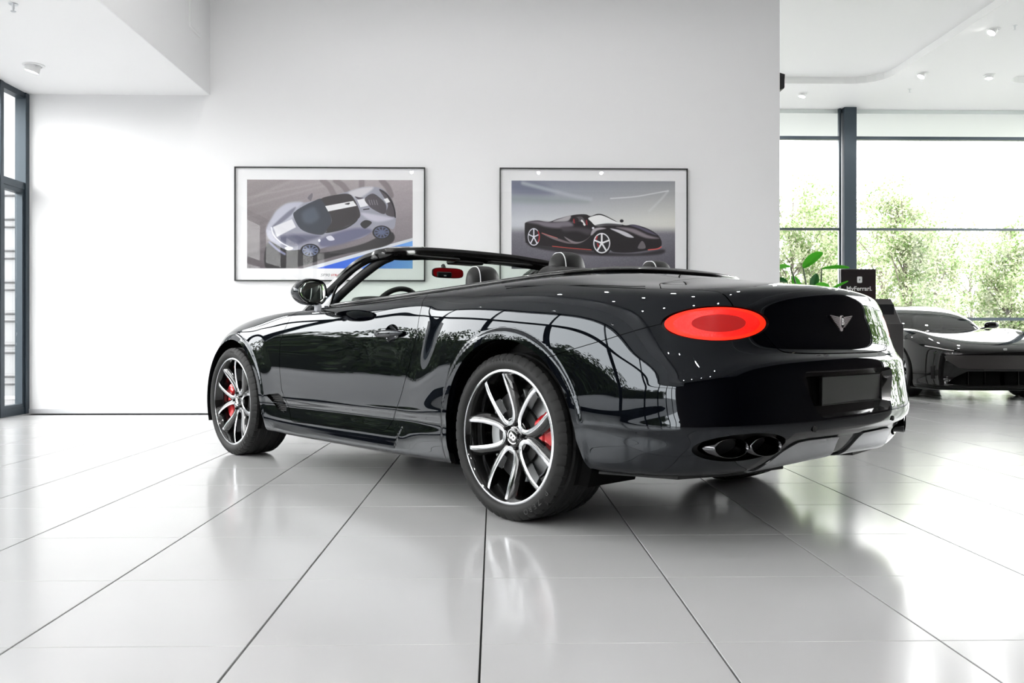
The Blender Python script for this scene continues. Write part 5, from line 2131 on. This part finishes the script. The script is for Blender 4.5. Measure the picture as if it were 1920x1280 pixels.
R.poly([(376, 700), (386, 640), (430, 560), (470, 500), (545, 445), (620, 426), (700, 430), (640, 500), (600, 580), (460, 650), (440, 720), (520, 800), (470, 800), (402, 762)], (176, 177, 190), soft=18)
R.poly([(1120, 330), (1240, 292), (1340, 288), (1290, 340), (1200, 390), (1140, 360)], (196, 194, 198), soft=14)
R.poly([(470, 745), (620, 720), (760, 720), (860, 735), (690, 800), (600, 830), (540, 800)], (92, 92, 112), soft=22)
R.poly([(900, 740), (1180, 660), (1330, 690), (1100, 790), (900, 830), (850, 800)], (96, 96, 122), soft=18)
R.poly([(1230, 520), (1380, 540), (1520, 570), (1400, 600), (1300, 580)], (186, 184, 196), soft=14)
R.poly([(425, 650), (560, 520), (640, 470), (600, 540), (500, 620)], (112, 112, 128), soft=10)
R.poly([(436, 650), (606, 578), (642, 652), (470, 740)], (214, 214, 218), smooth=False, soft=5)
R.poly([(618, 545), (640, 505), (705, 462), (790, 420), (870, 393), (905, 450), (962, 590), (905, 700), (850, 720), (740, 697), (668, 650)], (44, 49, 60))
R.poly([(700, 520), (790, 470), (830, 500), (850, 570), (780, 620), (710, 600)], (78, 88, 104), soft=26, alpha=.7)
R.poly([(872, 392), (1000, 358), (1118, 350), (1175, 410), (1220, 520), (1203, 575), (1100, 640), (920, 690), (964, 590), (905, 450)], (42, 36, 40))
R.poly([(905, 460), (1158, 412), (1190, 456), (932, 508)], (222, 222, 224), smooth=False)
R.poly([(1192, 402), (1276, 388), (1300, 452), (1222, 470)], (222, 222, 226), smooth=False)
R.poly([(1172, 372), (1215, 380), (1250, 384), (1205, 398)], (60, 55, 66))
R.poly([(1262, 392), (1330, 345), (1395, 380), (1455, 450), (1440, 530), (1345, 492), (1296, 452)], (66, 61, 68))
for k in range(4):
    R.line([(1300 + 22 * k, 405), (1312 + 22 * k, 445)], 4, (120, 114, 122))
R.poly([(1392, 306), (1450, 330), (1512, 410), (1541, 520), (1528, 556), (1452, 530), (1472, 450), (1430, 370)], (76, 70, 76))
R.poly([(1432, 395), (1468, 384), (1492, 420), (1458, 432)], (226, 226, 228), smooth=False)
R.line([(1400, 310), (1470, 365), (1525, 470), (1538, 560)], 5, (30, 28, 31))
R.poly([(920, 690), (1100, 642), (1195, 580), (1170, 615), (1080, 668), (935, 702)], (30, 29, 33))
R.poly([(1222, 622), (1268, 586), (1325, 604), (1300, 640), (1258, 662)], (24, 21, 25))
R.line([(420, 655), (440, 720), (500, 785), (585, 832)], 5, (228, 228, 236), soft=4)
R.poly([(540, 836), (600, 830), (614, 848), (566, 862)], (240, 240, 246))
R.line([(404, 790), (470, 850), (540, 895)], 10, (120, 122, 150), soft=6)
R.wheel((770, 862), 72, 50, 10, (96, 104, 132), (20, 18, 20), .2)
R.wheel((1415, 697), 68, 52, 10, (86, 94, 122), (20, 18, 20), .5)
R.poly([(746, 385), (784, 344), (792, 368), (776, 412), (762, 404)], (104, 98, 106))
R.poly([(914, 742), (958, 728), (990, 764), (942, 772)], (206, 206, 216))
R.ell((852, 772), 11, 14, (226, 226, 230))
R.poly([(1080, 440), (1125, 428), (1118, 446)], (24, 22, 25))
R.line([(1252, 490), (1300, 484)], 5, (26, 24, 28))
R.build(p1, 1.774, .953, -.0215)
p1.children[-1].location = (-.002, 0, .0)
for txt, x, colr in (('SF90', -.052, mat('print_grey', (.32, .32, .33), .6)), ('STRADALE', .098, mat('print_red', (.55, .02, .03), .6))):
    V, F = text_polys(txt, .042 if txt == 'SF90' else .030, .0004, .0004)
    mesh_obj('lettering', [(x + (.0 + a * 1.25 + .25 * b_), -.0208 - e, -.549 + b_) for a, b_, e in V], F, colr, p1)

# right picture: dark open sports car on a grey plain
p2 = picture(1.0835, 2.033, 2.040, 1.225, 'framed photo of a black sports car on a grey plain')
R = Print(188, 228, 1663, 1030, 560)
g1 = (R.X - 188) / 1475
g2 = (R.Y - 228) / 802
sky = np.array([118, 121, 131]) + np.clip(g2 / .45, 0, 1)[..., None] * np.array([62, 60, 50]) + (g1[..., None] - .5) * np.array([16, 13, 2])
gnd = np.array([98, 96, 104]) - np.clip((g2 - .62) / .35, 0, 1)[..., None] * np.array([26, 26, 26]) + (.5 - np.abs(g1[..., None] - .5)) * 30
k = sstep(.50, .62, g2)[..., None]
R.C = sky * (1 - k) + gnd * k
R.C += nz.normal(size=R.X.shape)[..., None] * (2 + 5 * k)
R.poly([(190, 230), (400, 240), (560, 330), (420, 350), (190, 330)], (86, 90, 108), soft=50, alpha=.75)
R.poly([(190, 370), (600, 390), (880, 420), (500, 430), (190, 420)], (120, 128, 128), soft=40, alpha=.7)
R.line([(290, 250), (520, 310), (760, 370), (900, 395)], 16, (160, 165, 170), soft=16, alpha=.7)
R.line([(1080, 388), (1300, 370), (1470, 340), (1600, 316)], 5, (196, 198, 198), soft=6, alpha=.8)
R.line([(1600, 318), (1530, 400), (1430, 500)], 9, (184, 186, 186), soft=10, alpha=.5)
R.poly([(330, 800), (600, 830), (950, 870), (1300, 890), (1550, 850), (1500, 900), (1000, 910), (500, 860)], (34, 31, 35), soft=14)
body_p = [(306, 640), (322, 606), (420, 590), (520, 602), (610, 572), (730, 542), (800, 533), (860, 534), (900, 548), (960, 529), (1015, 536), (1100, 578), (1200, 630), (1290, 626), (1400, 655), (1490, 705), (1535, 762), (1532, 825), (1440, 855), (1260, 880), (1110, 876), (1060, 850), (930, 866), (520, 826), (340, 800), (312, 770)]
R.poly(body_p, (20, 16, 19))
R.poly([(330, 606), (420, 594), (560, 606), (700, 596), (740, 640), (620, 660), (500, 650), (420, 625)], (104, 98, 106), soft=16)
R.poly([(560, 598), (640, 566), (720, 545), (700, 590), (620, 600)], (150, 146, 150), soft=8)
R.poly([(880, 566), (960, 540), (1020, 548), (1110, 590), (1188, 628), (1060, 632), (955, 640), (905, 600)], (206, 210, 210))
R.poly([(960, 628), (1060, 615), (1188, 628), (960, 640)], (60, 58, 62), soft=8)
R.poly([(735, 600), (760, 562), (820, 555), (850, 600), (840, 630), (740, 612)], (70, 66, 70))
R.ell((768, 590), 24, 30, (30, 22, 25))
R.line([(748, 580), (752, 610)], 6, (140, 30, 36))
R.line([(862, 590), (866, 625)], 7, (120, 30, 36))
R.line([(820, 590), (845, 628)], 9, (210, 208, 206))
R.ell((802, 618), 30, 19, (16, 14, 18))
R.ell((1180, 592), 17, 14, (18, 16, 20))
R.poly([(660, 735), (760, 782), (840, 772), (900, 728), (830, 785), (740, 800)], (120, 112, 116), soft=5)
R.poly([(460, 706), (600, 750), (720, 790), (800, 792), (700, 800), (560, 760)], (104, 92, 96), soft=5)
R.line([(460, 704), (520, 724), (600, 750)], 3, (176, 96, 90))
R.poly([(640, 650), (760, 650), (900, 668), (880, 720), (780, 690), (660, 690)], (58, 52, 58), soft=20)
R.poly([(900, 720), (920, 670), (980, 652), (1040, 662), (960, 680), (915, 720)], (150, 144, 150), soft=6)
R.poly([(1075, 662), (1150, 672), (1230, 700), (1290, 742), (1230, 738), (1150, 700)], (176, 174, 180), soft=5)
R.poly([(1130, 650), (1280, 660), (1420, 720), (1520, 750), (1400, 748), (1250, 690)], (112, 104, 110), soft=12)
R.poly([(1250, 632), (1310, 630), (1420, 672), (1500, 722), (1420, 700), (1330, 660)], (72, 68, 86), soft=8)
R.poly([(1325, 840), (1360, 775), (1388, 800), (1392, 842)], (92, 86, 90))
R.line([(555, 824), (730, 842), (905, 856)], 3, (190, 72, 62))
R.line([(1420, 855), (1500, 846), (1538, 828)], 4, (200, 76, 70))
R.wheel((388, 740), 54, 80, 5, (196, 196, 204), (14, 12, 14), -PI / 2)
R.wheel((1000, 795), 76, 93, 5, (204, 204, 210), (14, 12, 14), -PI / 2)
R.line([(428, 690), (438, 740), (428, 780)], 5, (150, 26, 32), soft=3)
R.line([(958, 735), (950, 760)], 6, (150, 26, 32), soft=3)
R.line([(962, 800), (970, 826)], 6, (150, 26, 32), soft=3)
R.ell((922, 658), 11, 10, (200, 200, 204))
R.build(p2, 1.776, .953, -.0215)
p2.children[-1].location = (-.003, 0, .0)
